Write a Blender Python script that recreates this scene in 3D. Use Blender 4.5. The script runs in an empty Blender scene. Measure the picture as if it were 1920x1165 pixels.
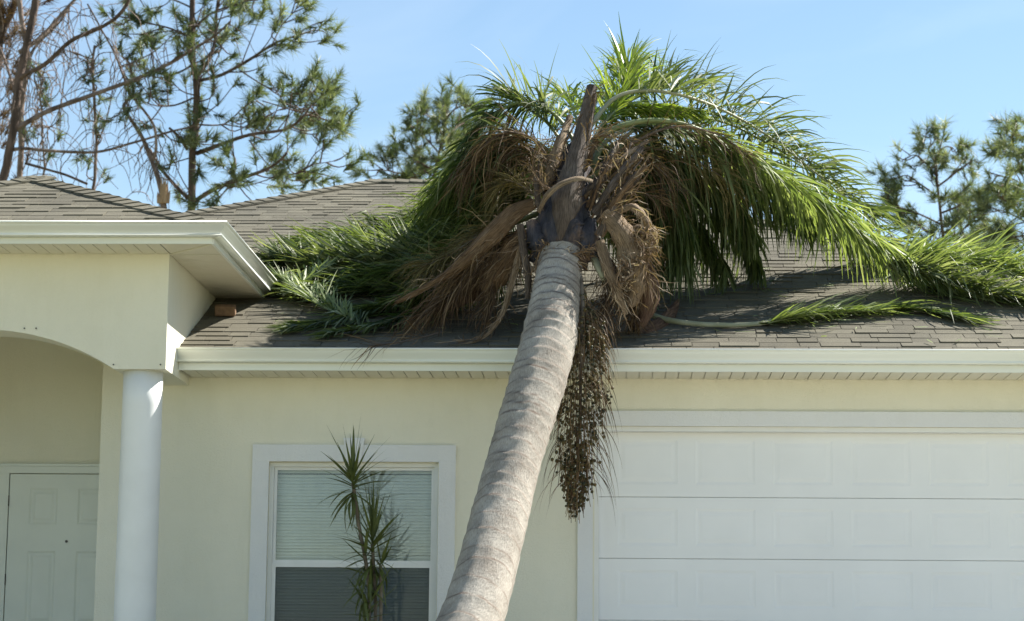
import bpy, bmesh, math, random
from mathutils import Vector, Matrix, noise
rad = math.radians
random.seed(7)
scn = bpy.context.scene
col = scn.collection

# ------------------------------------------------------------------ camera, sky, sun, exposure
FOC, CX, CY = 4300.0, 960.0, 582.5
PITCH, YAW, ROLL = rad(9.191), rad(2.706), rad(0.539)
CAM = Vector((0.0, -18.0, 0.35))
_f = Vector((-math.sin(YAW)*math.cos(PITCH), math.cos(YAW)*math.cos(PITCH), math.sin(PITCH)))
_r0 = Vector((math.cos(YAW), math.sin(YAW), 0)); _u0 = _r0.cross(_f)
_r = _r0*math.cos(ROLL) + _u0*math.sin(ROLL); _u = _u0*math.cos(ROLL) - _r0*math.sin(ROLL)
cd = bpy.data.cameras.new('camera'); cam = bpy.data.objects.new('camera', cd); col.objects.link(cam)
m = Matrix.Identity(4)
for i in range(3):
    m[i][0] = _r[i]; m[i][1] = _u[i]; m[i][2] = -_f[i]; m[i][3] = CAM[i]
cam.matrix_world = m
cd.sensor_width = 36; cd.lens = FOC/1920*36; cd.clip_end = 3000
cd.dof.use_dof = True; cd.dof.focus_distance = 17.6; cd.dof.aperture_fstop = 3.4
scn.camera = cam

SUN = Vector((0.82, 0.54, 1.0)).normalized()
w = bpy.data.worlds.new('World'); scn.world = w; w.use_nodes = True
nt = w.node_tree; bg = nt.nodes['Background']
sky = nt.nodes.new('ShaderNodeTexSky'); sky.sky_type = 'NISHITA'; sky.sun_disc = False
sky.sun_elevation = math.asin(SUN.z); sky.sun_rotation = math.atan2(SUN.x, SUN.y)
sky.air_density = 1.0; sky.dust_density = 0.0; sky.ozone_density = 0.0
hz = nt.nodes.new('ShaderNodeMix'); hz.data_type = 'RGBA'; hz.blend_type = 'MULTIPLY'; hz.inputs['Factor'].default_value = 1.0
hz.inputs['B'].default_value = (0.945, 1.0, 0.985, 1)      # the photograph's slightly cyan white balance
nt.links.new(sky.outputs[0], hz.inputs['A'])
# thin, faint cirrus over the whole sky
tcw = nt.nodes.new('ShaderNodeTexCoord'); mpw = nt.nodes.new('ShaderNodeMapping'); mpw.inputs['Scale'].default_value = (3, 3, 11); mpw.inputs['Rotation'].default_value = (0, .25, 0)
nsw = nt.nodes.new('ShaderNodeTexNoise'); nsw.inputs['Scale'].default_value = 1.6; nsw.inputs['Detail'].default_value = 7; nsw.inputs['Distortion'].default_value = .8
rmw = nt.nodes.new('ShaderNodeValToRGB'); rmw.color_ramp.elements[0].position = .42; rmw.color_ramp.elements[1].position = .80; rmw.color_ramp.elements[1].color = (.13, .13, .13, 1)
cmx = nt.nodes.new('ShaderNodeMix'); cmx.data_type = 'RGBA'; cmx.inputs['B'].default_value = (8.5, 9.0, 9.6, 1)
nt.links.new(tcw.outputs['Generated'], mpw.inputs[0]); nt.links.new(mpw.outputs[0], nsw.inputs['Vector']); nt.links.new(nsw.outputs['Fac'], rmw.inputs[0])
nt.links.new(rmw.outputs[0], cmx.inputs['Factor']); nt.links.new(hz.outputs['Result'], cmx.inputs['A']); nt.links.new(cmx.outputs['Result'], bg.inputs[0]); bg.inputs[1].default_value = 0.066
sl = bpy.data.lights.new('sun', 'SUN'); sl.energy = 5.0; sl.angle = rad(0.53); sl.color = (1.0, 0.95, 0.87)
so = bpy.data.objects.new('sun', sl); col.objects.link(so); so.rotation_euler = SUN.to_track_quat('Z', 'Y').to_euler()
so.location = (10, 6, 14)
scn.view_settings.view_transform = 'Standard'; scn.view_settings.look = 'None'
scn.view_settings.exposure = 1.38; scn.view_settings.gamma = 1.0
scn.render.engine = 'CYCLES'; scn.cycles.transparent_max_bounces = 16; scn.cycles.max_bounces = 8

# ------------------------------------------------------------------ measuring helpers (photo point + real depth -> world)
PT = 0.4167                     # roof pitch 5/12
EY, EZ = -0.55, 2.865           # eave line of the main roof
def ray(x, y): return _f + _r*((x-CX)/FOC) - _u*((y-CY)/FOC)
def P(x, y, Y):
    d = ray(x, y); return CAM + d*((Y-CAM.y)/d.y)
def roofz(Y): return EZ + (Y-EY)*PT
def RF(x, y, h=0.0):
    d = ray(x, y); n = Vector((0, -PT, 1)); q = Vector((0, EY, EZ+h))
    return CAM + d*(n.dot(q-CAM)/n.dot(d))
def proj(p):
    d = p-CAM; z = d.dot(_f); return CX+FOC*d.dot(_r)/z, CY-FOC*d.dot(_u)/z, z

# ------------------------------------------------------------------ object helpers
class MB:
    def __init__(s): s.v = []; s.f = []; s.uv = []; s.at = []
    def vert(s, p): s.v.append(tuple(p)); return len(s.v)-1
    def quad(s, a, b, c, d):
        i = len(s.v); s.v += [tuple(a), tuple(b), tuple(c), tuple(d)]; s.f.append((i, i+1, i+2, i+3))
    def box(s, x0, x1, y0, y1, z0, z1):
        i = len(s.v)
        s.v += [(x0,y0,z0),(x1,y0,z0),(x1,y1,z0),(x0,y1,z0),(x0,y0,z1),(x1,y0,z1),(x1,y1,z1),(x0,y1,z1)]
        s.f += [tuple(i+k for k in q) for q in ((0,3,2,1),(4,5,6,7),(0,1,5,4),(1,2,6,5),(2,3,7,6),(3,0,4,7))]
        return s
    def prism(s, prof, axis, a, b):
        """closed profile [(p,q)] swept from a to b; axis 'x': (p,q)=(y,z); axis 'y': (p,q)=(x,z)"""
        i = len(s.v); n = len(prof)
        for t in (a, b):
            for p, q in prof: s.v.append((t, p, q) if axis == 'x' else (p, t, q))
        for k in range(n):
            l = (k+1) % n; s.f.append((i+k, i+l, i+n+l, i+n+k))
        s.f.append(tuple(i+k for k in range(n))[::-1]); s.f.append(tuple(i+n+k for k in range(n)))
        return s
    def tube(s, pts, rs, n=10, flat=1.0, cap=True, upv=None):
        i0 = len(s.v); m_ = len(pts); B = None
        for k, p in enumerate(pts):
            t = (pts[min(k+1, m_-1)]-pts[max(k-1, 0)])
            t = t.normalized() if t.length > 1e-9 else Vector((0,0,1))
            if B is None:
                a = upv or (Vector((0,0,1)) if abs(t.z) < .9 else Vector((0,1,0))); B = t.cross(a).normalized()
            else:
                B = (B - t*B.dot(t)).normalized()
            N = B.cross(t)
            for j in range(n):
                th = 2*math.pi*j/n
                s.v.append(tuple(p + B*(rs[k]*math.cos(th)) + N*(rs[k]*flat*math.sin(th))))
        for k in range(m_-1):
            for j in range(n):
                a = i0+k*n+j; b = i0+k*n+(j+1) % n
                s.f.append((a, b, b+n, a+n))
        if cap:
            s.f.append(tuple(i0+j for j in range(n))[::-1]); s.f.append(tuple(i0+(m_-1)*n+j for j in range(n)))
        return s
    def build(s, name, mat, parent=None, smooth=False, fix=True):
        me = bpy.data.meshes.new(name); me.from_pydata(s.v, [], s.f)
        if s.uv:
            uvl = me.uv_layers.new(name='UVMap')
            for l in me.loops: uvl.data[l.index].uv = s.uv[l.vertex_index]
        if s.at:
            a = me.attributes.new('rnd', 'FLOAT', 'POINT'); a.data.foreach_set('value', s.at)
        if fix:
            bm = bmesh.new(); bm.from_mesh(me); bmesh.ops.recalc_face_normals(bm, faces=bm.faces); bm.to_mesh(me); bm.free()
        if smooth: me.polygons.foreach_set('use_smooth', [True]*len(me.polygons))
        me.materials.append(mat)
        return link(name, me, parent)
def link(name, me, parent=None):
    o = bpy.data.objects.new(name, me); col.objects.link(o)
    if parent: o.parent = parent
    return o
def tag(o, label=None, cat=None, group=None, kind=None):
    for k, v in (('label', label), ('category', cat), ('group', group), ('kind', kind)):
        if v: o[k] = v
    return o
def empty(name, loc=(0,0,0), label=None, cat=None, group=None):
    o = bpy.data.objects.new(name, None); col.objects.link(o); o.empty_display_size = .1
    return tag(o, label, cat, group)
def bevel(o, wd=.004, seg=1):
    b = o.modifiers.new('bevel', 'BEVEL'); b.width = wd; b.segments = seg; b.limit_method = 'ANGLE'; return o
def crom(pts, n):
    """catmull-rom through pts, n samples"""
    out = []; m_ = len(pts)
    for i in range(n):
        t = i/(n-1)*(m_-1); k = min(int(t), m_-2); u = t-k
        p0 = pts[max(k-1, 0)]; p1 = pts[k]; p2 = pts[k+1]; p3 = pts[min(k+2, m_-1)]
        out.append(.5*((2*p1)+(p2-p0)*u+(2*p0-5*p1+4*p2-p3)*u*u+(3*p1-p0-3*p2+p3)*u**3))
    return out
def lerp(a, b, t): return a+(b-a)*t
def interp(tab, t):
    n = len(tab)-1; k = min(int(t*n), n-1); return lerp(tab[k], tab[k+1], t*n-k)
def rv(s=1.0): return Vector((random.gauss(0, s), random.gauss(0, s), random.gauss(0, s)))

# ------------------------------------------------------------------ materials
class NT:
    def __init__(s, name, rough=.6, spec=.5):
        s.m = bpy.data.materials.new(name); s.m.use_nodes = True; s.t = s.m.node_tree
        s.b = s.t.nodes['Principled BSDF']; s.b.inputs['Roughness'].default_value = rough
        s.b.inputs['Specular IOR Level'].default_value = spec
    def n(s, ty, **kw):
        o = s.t.nodes.new(ty)
        for k, v in kw.items():
            if k.startswith('i_'): o.inputs[k[2:].replace('_', ' ')].default_value = v
            else: setattr(o, k, v)
        return o
    def l(s, a, b): s.t.links.new(a, b)
    def noise(s, scale, detail=4, rough=.55, vec=None, mapscale=None, dist=0, kind='object'):
        tc = s.n('ShaderNodeTexCoord') if kind != 'pos' else s.n('ShaderNodeNewGeometry')
        src = tc.outputs['Position'] if kind == 'pos' else tc.outputs['UV' if kind == 'uv' else 'Object']
        mp = s.n('ShaderNodeMapping')
        if mapscale: mp.inputs['Scale'].default_value = mapscale
        s.l(src, mp.inputs[0])
        n = s.n('ShaderNodeTexNoise'); n.inputs['Scale'].default_value = scale; n.inputs['Detail'].default_value = detail
        n.inputs['Roughness'].default_value = rough; n.inputs['Distortion'].default_value = dist
        s.l(mp.outputs[0], n.inputs['Vector']); return n.outputs['Fac']
    def ramp(s, fac, stops):
        r = s.n('ShaderNodeValToRGB'); e = r.color_ramp.elements
        while len(e) < len(stops): e.new(.5)
        for k, (p, c) in enumerate(stops):
            e[k].position = p; e[k].color = (*c, 1) if len(c) == 3 else c
        s.l(fac, r.inputs[0]); return r.outputs[0]
    def mix(s, fac, a, b, mode='MIX'):
        x = s.n('ShaderNodeMix', data_type='RGBA', blend_type=mode)
        for inp, v in ((x.inputs['Factor'], fac), (x.inputs['A'], a), (x.inputs['B'], b)):
            if isinstance(v, (int, float)): inp.default_value = v
            elif isinstance(v, tuple): inp.default_value = (*v, 1)
            else: s.l(v, inp)
        return x.outputs['Result']
    def math(s, op, a, b):
        x = s.n('ShaderNodeMath', operation=op)
        for inp, v in ((x.inputs[0], a), (x.inputs[1], b)):
            if isinstance(v, (int, float)): inp.default_value = v
            else: s.l(v, inp)
        return x.outputs[0]
    def color(s, c):
        if isinstance(c, tuple): s.b.inputs['Base Color'].default_value = (*c, 1)
        else: s.l(c, s.b.inputs['Base Color'])
    def bump(s, h, strength=.3, dist=.01):
        b = s.n('ShaderNodeBump'); b.inputs['Strength'].default_value = strength; b.inputs['Distance'].default_value = dist
        s.l(h, b.inputs['Height']); s.l(b.outputs[0], s.b.inputs['Normal'])
def simple(name, a, b, scale=8, rough=.6, bs=60, bstr=.15, bd=.004, ms=None, lo=.35, hi=.65, spec=.4):
    t = NT(name, rough, spec); t.color(t.ramp(t.noise(scale, 6, mapscale=ms), [(lo, a), (hi, b)]))
    if bstr: t.bump(t.noise(bs, 3, mapscale=ms), bstr, bd)
    return t.m
def stucco(name, a, b):
    t = NT(name, .85, .2)
    big = t.noise(.9, 6, .6, kind='pos'); c = t.ramp(big, [(.3, a), (.7, b)])
    st = t.ramp(t.noise(7, 5, .7, mapscale=(1, 1, .25), kind='pos'), [(.28, (.86,.85,.8)), (.5, (1,1,1))])
    c = t.mix(.18, c, st, 'MULTIPLY'); t.color(c)
    t.bump(t.noise(60, 6, .8, kind='pos'), .9, .007); return t.m
def leafmat(name, dark, light, back, trans=.35, rough=.38, spec=.5, scale=3):
    t = NT(name, rough, spec)
    at = t.n('ShaderNodeAttribute', attribute_name='rnd').outputs['Fac']
    f = t.math('ADD', at, t.math('MULTIPLY', t.math('SUBTRACT', t.noise(scale, 3, kind='pos'), .5), .5))
    c = t.ramp(f, [(.08, dark), (.6, light), (.97, back)]); t.color(c)
    tr = t.n('ShaderNodeBsdfTranslucent'); t.l(t.mix(1.0, c, (1.25, 1.3, .55), 'MULTIPLY'), tr.inputs[0])
    mx = t.n('ShaderNodeMixShader'); mx.inputs[0].default_value = trans
    out = t.t.nodes['Material Output']; t.l(t.b.outputs[0], mx.inputs[1]); t.l(tr.outputs[0], mx.inputs[2]); t.l(mx.outputs[0], out.inputs[0])
    return t.m

M = {}
M['wall'] = stucco('cream_stucco', (.755,.735,.61), (.82,.80,.675))
M['trimstucco'] = stucco('white_stucco', (.74,.75,.76), (.79,.80,.80))
M['white'] = simple('white_paint', (.75,.76,.75), (.80,.81,.80), 3, .45, 30, .05)
M['gutter'] = simple('white_aluminium', (.72,.75,.70), (.78,.80,.75), 2.5, .35, 20, .04, ms=(.3,1,3))
M['soffit'] = simple('soffit_vinyl', (.66,.63,.52), (.71,.68,.57), 4, .5, 40, .05)
M['door'] = simple('door_paint', (.68,.71,.655), (.72,.75,.69), 3, .45, 30, .05)
M['garage'] = simple('garage_steel', (.81,.82,.82), (.85,.86,.86), 1.6, .5, 90, .06, .002)
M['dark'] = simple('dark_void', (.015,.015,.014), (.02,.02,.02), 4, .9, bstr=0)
M['brass'] = simple('dark_metal', (.05,.045,.04), (.08,.07,.06), 20, .35)
M['frame'] = simple('window_vinyl', (.74,.75,.74), (.79,.80,.79), 6, .35, bstr=0)
M['slat'] = simple('blind_slat', (.74,.76,.75), (.80,.82,.81), 5, .5, bstr=0)
M['concrete'] = simple('concrete', (.50,.46,.39), (.60,.56,.48), 3, .85, 60, .3)
M['grass'] = simple('lawn', (.13,.13,.05), (.24,.22,.10), 2, .9, 40, .8, .05)
M['bark'] = simple('pine_bark', (.055,.038,.028), (.16,.11,.085), 9, .9, 25, .9, .03, ms=(1,1,.35))
M['barkgrey'] = simple('dead_bark', (.10,.07,.055), (.27,.205,.165), 7, .9, 25, .9, .03, ms=(1,1,.35))
M['torn'] = simple('torn_wood', (.30,.19,.10), (.46,.32,.19), 14, .8, 40, .6, .02, ms=(1,1,.2))
M['brick'] = simple('tan_brick', (.15,.09,.05), (.23,.14,.08), 25, .85, 90, .5, .006)

# asphalt shingle: mineral granules, blend of warm greys per piece
t = NT('asphalt_shingle', .92, .15)
oi = t.n('ShaderNodeObjectInfo'); at = t.n('ShaderNodeAttribute', attribute_name='rnd')
fr = t.math('FRACT', t.math('ADD', oi.outputs['Random'], at.outputs['Fac']), 0)
c = t.ramp(fr, [(0, (.130,.121,.093)), (.35, (.152,.142,.109)), (.7, (.176,.165,.127)), (1, (.140,.130,.10))])
g = t.ramp(t.noise(240, 2, .8, kind='pos'), [(.3, (.55,.55,.55)), (.62, (1.12,1.11,1.08))])
c = t.mix(.75, c, g, 'MULTIPLY')
st = t.ramp(t.noise(1.1, 7, .65, mapscale=(1,.5,.5), kind='pos'), [(.33, (.72,.72,.74)), (.6, (1.05,1.04,1.02))])
c = t.mix(.8, c, st, 'MULTIPLY'); t.color(c); t.bump(t.noise(260, 2, .8, kind='pos'), .6, .004)
M['shingle'] = t.m

# window glass: clear pane with mirror reflection by Fresnel
def glass(name, tint, ior):
    t = NT(name); tr = t.n('ShaderNodeBsdfTransparent'); tr.inputs[0].default_value = (*tint, 1)
    gl = t.n('ShaderNodeBsdfGlossy'); gl.inputs['Roughness'].default_value = .012
    fr = t.n('ShaderNodeFresnel'); fr.inputs[0].default_value = ior
    bp_ = t.n('ShaderNodeBump'); bp_.inputs['Strength'].default_value = .05; bp_.inputs['Distance'].default_value = .02
    t.l(t.noise(2.2, 2, kind='pos'), bp_.inputs['Height']); t.l(bp_.outputs[0], gl.inputs['Normal'])
    mx = t.n('ShaderNodeMixShader'); t.l(fr.outputs[0], mx.inputs[0]); t.l(tr.outputs[0], mx.inputs[1]); t.l(gl.outputs[0], mx.inputs[2])
    t.l(mx.outputs[0], t.t.nodes['Material Output'].inputs[0]); return t.m
M['glass'] = glass('window_glass', (.94,.97,.97), 1.62)
M['lampglass'] = simple('frosted_glass', (.62,.70,.72), (.68,.75,.77), 5, .25, bstr=0)
t = NT('insect_screen', .7, .2); t.color((.045,.07,.09))  # bluish colour paints in the glass reflection of the lower pane
tr = t.n('ShaderNodeBsdfTransparent'); mx = t.n('ShaderNodeMixShader'); mx.inputs[0].default_value = .58
t.l(tr.outputs[0], mx.inputs[1]); t.l(t.b.outputs[0], mx.inputs[2]); t.l(mx.outputs[0], t.t.nodes['Material Output'].inputs[0])
M['screen'] = t.m

# palm
t = NT('palm_trunk', .88, .2)
fib = t.noise(26, 6, .7, mapscale=(7, 1, 1), kind='uv'); blot = t.noise(3.2, 6, .65, kind='uv'); sp = t.noise(34, 3, .6, kind='uv')
c = t.ramp(blot, [(.28, (.215,.19,.16)), (.5, (.395,.365,.32)), (.72, (.52,.49,.435))])
c = t.mix(.75, c, t.ramp(fib, [(.32, (.48,.45,.42)), (.6, (1.14,1.12,1.09))]), 'MULTIPLY')
at = t.n('ShaderNodeAttribute', attribute_name='rnd').outputs['Fac']
brk = t.math('MULTIPLY', at, t.ramp(t.noise(9, 3, kind='uv'), [(.30, (0,0,0)), (.48, (1,1,1))]))
c = t.mix(brk, c, (.13,.09,.065)); c = t.mix(t.ramp(sp, [(.62, (0,0,0)), (.75, (.55,.55,.55))]), c, (.24,.17,.125))
t.color(c); t.bump(t.math('ADD', t.noise(30, 6, .75, mapscale=(6, 1, 1), kind='uv'), t.math('MULTIPLY', sp, .6)), .8, .012)
M['ptrunk'] = t.m
M['leaf'] = leafmat('palm_leaf', (.034,.062,.018), (.13,.17,.062), (.28,.32,.18), .46, .55, .35)
M['leafblue'] = leafmat('palm_leaf_grey', (.05,.078,.03), (.155,.19,.08), (.28,.31,.19), .36, .55, .35)
M['leafyel'] = leafmat('palm_leaf_young', (.12,.19,.025), (.27,.34,.06), (.44,.48,.16), .45, .35)
M['leafpale'] = leafmat('palm_leaf_pale', (.10,.15,.045), (.27,.33,.14), (.42,.46,.29), .36, .52, .4)
M['rachis'] = simple('palm_rachis', (.13,.17,.06), (.24,.27,.13), 6, .5, 40, .3, .004)
M['rachispale'] = simple('palm_rachis_pale', (.25,.26,.16), (.35,.35,.24), 6, .55, 40, .3, .004)
M['rachisgreen'] = simple('palm_rachis_green', (.10,.20,.03), (.17,.29,.06), 6, .45, 40, .3, .004)
M['strand'] = leafmat('dry_flower_strand', (.055,.034,.02), (.14,.09,.05), (.27,.19,.105), .15, .7, .2)
M['strandolive'] = leafmat('flower_strand', (.075,.06,.02), (.16,.13,.05), (.30,.25,.11), .15, .6, .3)
def woody(name, a, b, c_, sc=5):
    t = NT(name, .8, .25)
    c = t.ramp(t.noise(sc, 6, .65, kind='uv', mapscale=(1, .6, 1)), [(.3, a), (.5, b), (.72, c_)])
    f = t.ramp(t.noise(18, 5, .7, kind='uv', mapscale=(7, .5, 1)), [(.34, (.28,.26,.24)), (.60, (1.25,1.22,1.18))])
    t.color(t.mix(.85, c, f, 'MULTIPLY')); t.bump(t.noise(12, 5, .8, kind='uv', mapscale=(7, .4, 1)), 1.0, .03); return t.m
M['husk'] = woody('dry_sheath', (.11,.065,.033), (.21,.135,.075), (.33,.24,.15))
M['huskgrey'] = woody('weathered_petiole', (.06,.048,.04), (.145,.118,.10), (.28,.24,.205))
M['huskpale'] = woody('pale_sheath', (.17,.115,.07), (.29,.215,.14), (.42,.34,.24))
t = NT('dark_leaf_base', .62, .35)
c = t.ramp(t.noise(7, 7, .65, kind='pos', mapscale=(1,1,.5)), [(.36, (.018,.019,.026)), (.5, (.05,.05,.065)), (.62, (.13,.095,.08)), (.75, (.33,.22,.15))])
c = t.mix(.8, c, t.ramp(t.noise(60, 4, .7, kind='pos', mapscale=(1,1,.15)), [(.3, (.5,.5,.5)), (.65, (1.15,1.12,1.1))]), 'MULTIPLY'); t.color(c)
t.bump(t.noise(45, 5, .75, kind='pos', mapscale=(1,1,.2)), 1.0, .02); M['boot'] = t.m
M['rust'] = woody('rusty_spathe', (.075,.042,.028), (.145,.085,.055), (.25,.165,.105))
M['fibre'] = leafmat('dry_fibre', (.13,.085,.05), (.28,.195,.125), (.48,.38,.27), .15, .7, .2)
M['fruit'] = simple('palm_fruit', (.017,.022,.007), (.12,.085,.022), 11, .4, bstr=0, lo=.42, hi=.70)
M['needle'] = leafmat('pine_needle', (.07,.10,.05), (.165,.20,.11), (.38,.41,.28), .34, .5, .4, 1.2)
M['needlebrown'] = leafmat('dead_needle', (.09,.05,.03), (.19,.12,.07), (.3,.2,.12), .2, .7, .2, 1.2)
M['cordy'] = leafmat('cordyline_leaf', (.05,.062,.022), (.13,.16,.05), (.25,.25,.10), .3, .45, .4, 6)
M['stem'] = simple('cane_stem', (.09,.07,.05), (.2,.165,.12), 9, .8, 40, .5, .006)

# ------------------------------------------------------------------ ground
def zg(Y):
    if Y > -1.5: return -0.12
    if Y < -15: return -1.15
    return lerp(-.12, -1.15, (-1.5-Y)/13.5)
def sheet(name, mat, x0, x1, ys, dz):
    b = MB()
    for ya, yb in zip(ys[:-1], ys[1:]): b.quad((x0,ya,zg(ya)+dz), (x1,ya,zg(ya)+dz), (x1,yb,zg(yb)+dz), (x0,yb,zg(yb)+dz))
    o = b.build(name, mat); return tag(o, kind='structure')
sheet('ground', M['grass'], -700, 700, [-500, -40, -15, -8, -1.5, 20, 900], 0)
sheet('driveway', M['concrete'], -.5, 5.0, [-16.5, -15, -8, -1.5, .3], .05)
sheet('path', M['concrete'], -5.5, -4.1, [-7, -4, -1.5, -1.45], .04)

# ------------------------------------------------------------------ house
house = empty('house', (0, 0, 0), 'cream stucco house with grey shingle roof, white gutters, arched porch and garage', 'house')
def part(mb, name, mat, parent=house, **k): return mb.build(name, M[mat], parent, **k)
XS, YF, PXC = -3.42, -.97, -4.83      # porch right face, porch front face, porch centre
SZ, PSZ = 2.719, 3.54                 # soffit heights
GX0, GX1 = -.19, 4.70                 # garage opening
GT = 2.345
WX0, WX1, WZ0, WZ1 = -2.762, -1.421, .50, 2.048

# front wall with openings (window, garage) as one shell
xs = [-9.0, -5.54, -4.118, WX0, WX1, GX0, GX1, 5.67]; zs = [-.3, WZ0, WZ1, GT, SZ+.06]
b = MB()
def hole(i, k):
    xm = (xs[i]+xs[i+1])/2; zm = (zs[k]+zs[k+1])/2
    return (-5.54 < xm < -4.118) or (WX0 < xm < WX1 and WZ0 < zm < WZ1) or (GX0 < xm < GX1 and zm < GT)
for i in range(len(xs)-1):
    for k in range(len(zs)-1):
        if not hole(i, k): b.quad((xs[i],0,zs[k]), (xs[i+1],0,zs[k]), (xs[i+1],0,zs[k+1]), (xs[i],0,zs[k+1]))
b.quad((-4.118,0,SZ+.06), (XS-.1,0,SZ+.06), (XS-.1,0,3.35), (-4.118,0,3.35)); b.quad((-6.1,0,SZ+.06), (-5.54,0,SZ+.06), (-5.54,0,3.35), (-6.1,0,3.35))
# reveals
for (x0, x1, z0, z1, dp) in ((WX0, WX1, WZ0, WZ1, .12), (GX0, GX1, -.3, GT, .16)):
    b.quad((x0,0,z0), (x0,dp,z0), (x0,dp,z1), (x0,0,z1)); b.quad((x1,0,z0), (x1,dp,z0), (x1,dp,z1), (x1,0,z1)); b.quad((x0,0,z1), (x1,0,z1), (x1,dp,z1), (x0,dp,z1))
    if z0 > 0: b.quad((x0,0,z0), (x1,0,z0), (x1,dp,z0), (x0,dp,z0))
part(b, 'front_wall', 'wall', fix=False)
b = MB()
for (x0, x1, y0, y1) in ((-9.0, -8.85, .01, 12.4), (5.52, 5.67, .01, 12.4), (-8.85, 5.52, 12.25, 12.4)): b.box(x0, x1, y0, y1, -.3, SZ+.06)
part(b, 'side_wall', 'wall')
b = MB().box(-4.118, -3.98, .002, .9, -.2, 3.35); b.box(-5.68, -5.54, .002, .9, -.2, 3.35); b.box(-5.70, -3.96, .9, 1.05, -.2, 3.35)
part(b, 'entry_wall', 'wall')
part(MB().box(-6.2, XS-.02, -.6, .9, 3.351, 3.40), 'porch_ceiling', 'wall')
part(MB().box(-6.4, -3.3, -1.3, .88, -.3, -.04), 'porch_floor', 'concrete')
# room behind the window so nothing is see-through
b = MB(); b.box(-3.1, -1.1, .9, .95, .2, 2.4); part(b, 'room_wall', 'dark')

# porch beam with arch: front ring extruded in depth
ARH, ARR = 1.015, .30; BB = 2.655
Rr = (ARH*ARH+ARR*ARR)/(2*ARR); zc = BB+ARR-Rr
prof = [(2*PXC-XS, BB)]
A0 = math.asin(ARH/Rr)
for k in range(29):
    a = lerp(-A0, A0, k/28); prof.append((PXC+Rr*math.sin(a), zc+Rr*math.cos(a)))
prof += [(XS, BB)]
b = MB(); n = len(prof); TOP = PSZ+.05; Y0, Y1 = YF, YF+.37
for k in range(n-1):
    (x0, z0), (x1, z1) = prof[k], prof[k+1]
    b.quad((x0,Y0,z0), (x1,Y0,z1), (x1,Y0,TOP), (x0,Y0,TOP)); b.quad((x0,Y1,z0), (x1,Y1,z1), (x1,Y1,TOP), (x0,Y1,TOP)); b.quad((x0,Y0,z0), (x1,Y0,z1), (x1,Y1,z1), (x0,Y1,z0))
for X in (XS, 2*PXC-XS): b.quad((X,Y0,BB), (X,Y1,BB), (X,Y1,TOP), (X,Y0,TOP))
part(b, 'porch_arch', 'wall', fix=False)
for x0, x1 in ((XS-.25, XS-.0005), (2*PXC-XS+.0005, 2*PXC-XS+.25)): part(MB().box(x0, x1, YF+.3705, 2.4, BB, TOP-.002), 'porch_side_wall', 'wall')
for px_, py_ in ((46,616), (68,616), (213,684), (301,684)):
    q = P(px_, py_, YF); part(MB().tube([Vector((q.x,YF-.008,q.z)), Vector((q.x,YF+.002,q.z))], [.006, .006], 8), 'nail', 'brass')
# columns
for X in (-3.627, 2*PXC+3.627):
    b = MB(); pr = []
    for z, r_ in ((-.04, .155), (.3, .157), (1.0, .157), (1.8, .154), (2.4, .151), (2.66, .150)): pr.append((z, r_))
    b.tube([Vector((X, YF+.185, z)) for z, _ in pr], [r_ for _, r_ in pr], 48)
    part(b, 'column', 'white', smooth=True)

# trims
def band(x0, x1, z0, z1, w_, name, parent, bottom=True):
    b = MB(); b.box(x0, x1, -.028, .0, z1-w_, z1); b.box(x0, x0+w_, -.028, .0, z0, z1-w_-.0005); b.box(x1-w_, x1, -.028, .0, z0, z1-w_-.0005)
    if bottom: b.box(x0-.03, x1+.03, -.05, .0, z0-w_*.8, z0-.0005)
    return part(b, name, 'trimstucco', parent)
band(-2.893, -1.283, WZ0-.02, 2.184, .132, 'window_trim', house)
kx = (-2.893-1.283)/2
b = MB(); i = 0
for y in (-.045, .0): b.v += [(kx-.055,y,2.045), (kx+.055,y,2.045), (kx+.085,y,2.238), (kx-.085,y,2.238)]
b.f = [(0,1,2,3), (7,6,5,4), (0,4,5,1), (1,5,6,2), (2,6,7,3), (3,7,4,0)]; part(b, 'keystone', 'trimstucco')
b = MB(); b.box(GX0-.13, GX1+.13, -.028, .0, GT, GT+.118); b.box(GX0-.13, GX0-.012, -.028, .0, -.12, GT-.0005); b.box(GX1+.012, GX1+.13, -.028, .0, -.12, GT-.0005)
part(b, 'garage_trim', 'trimstucco')
b = MB(); b.box(GX0, GX0+.035, .02, .13, -.12, GT-.036); b.box(GX1-.035, GX1, .02, .13, -.12, GT-.036); b.box(GX0, GX1, .02, .13, GT-.035, GT-.0005)
part(b, 'garage_jamb', 'white')

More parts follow.
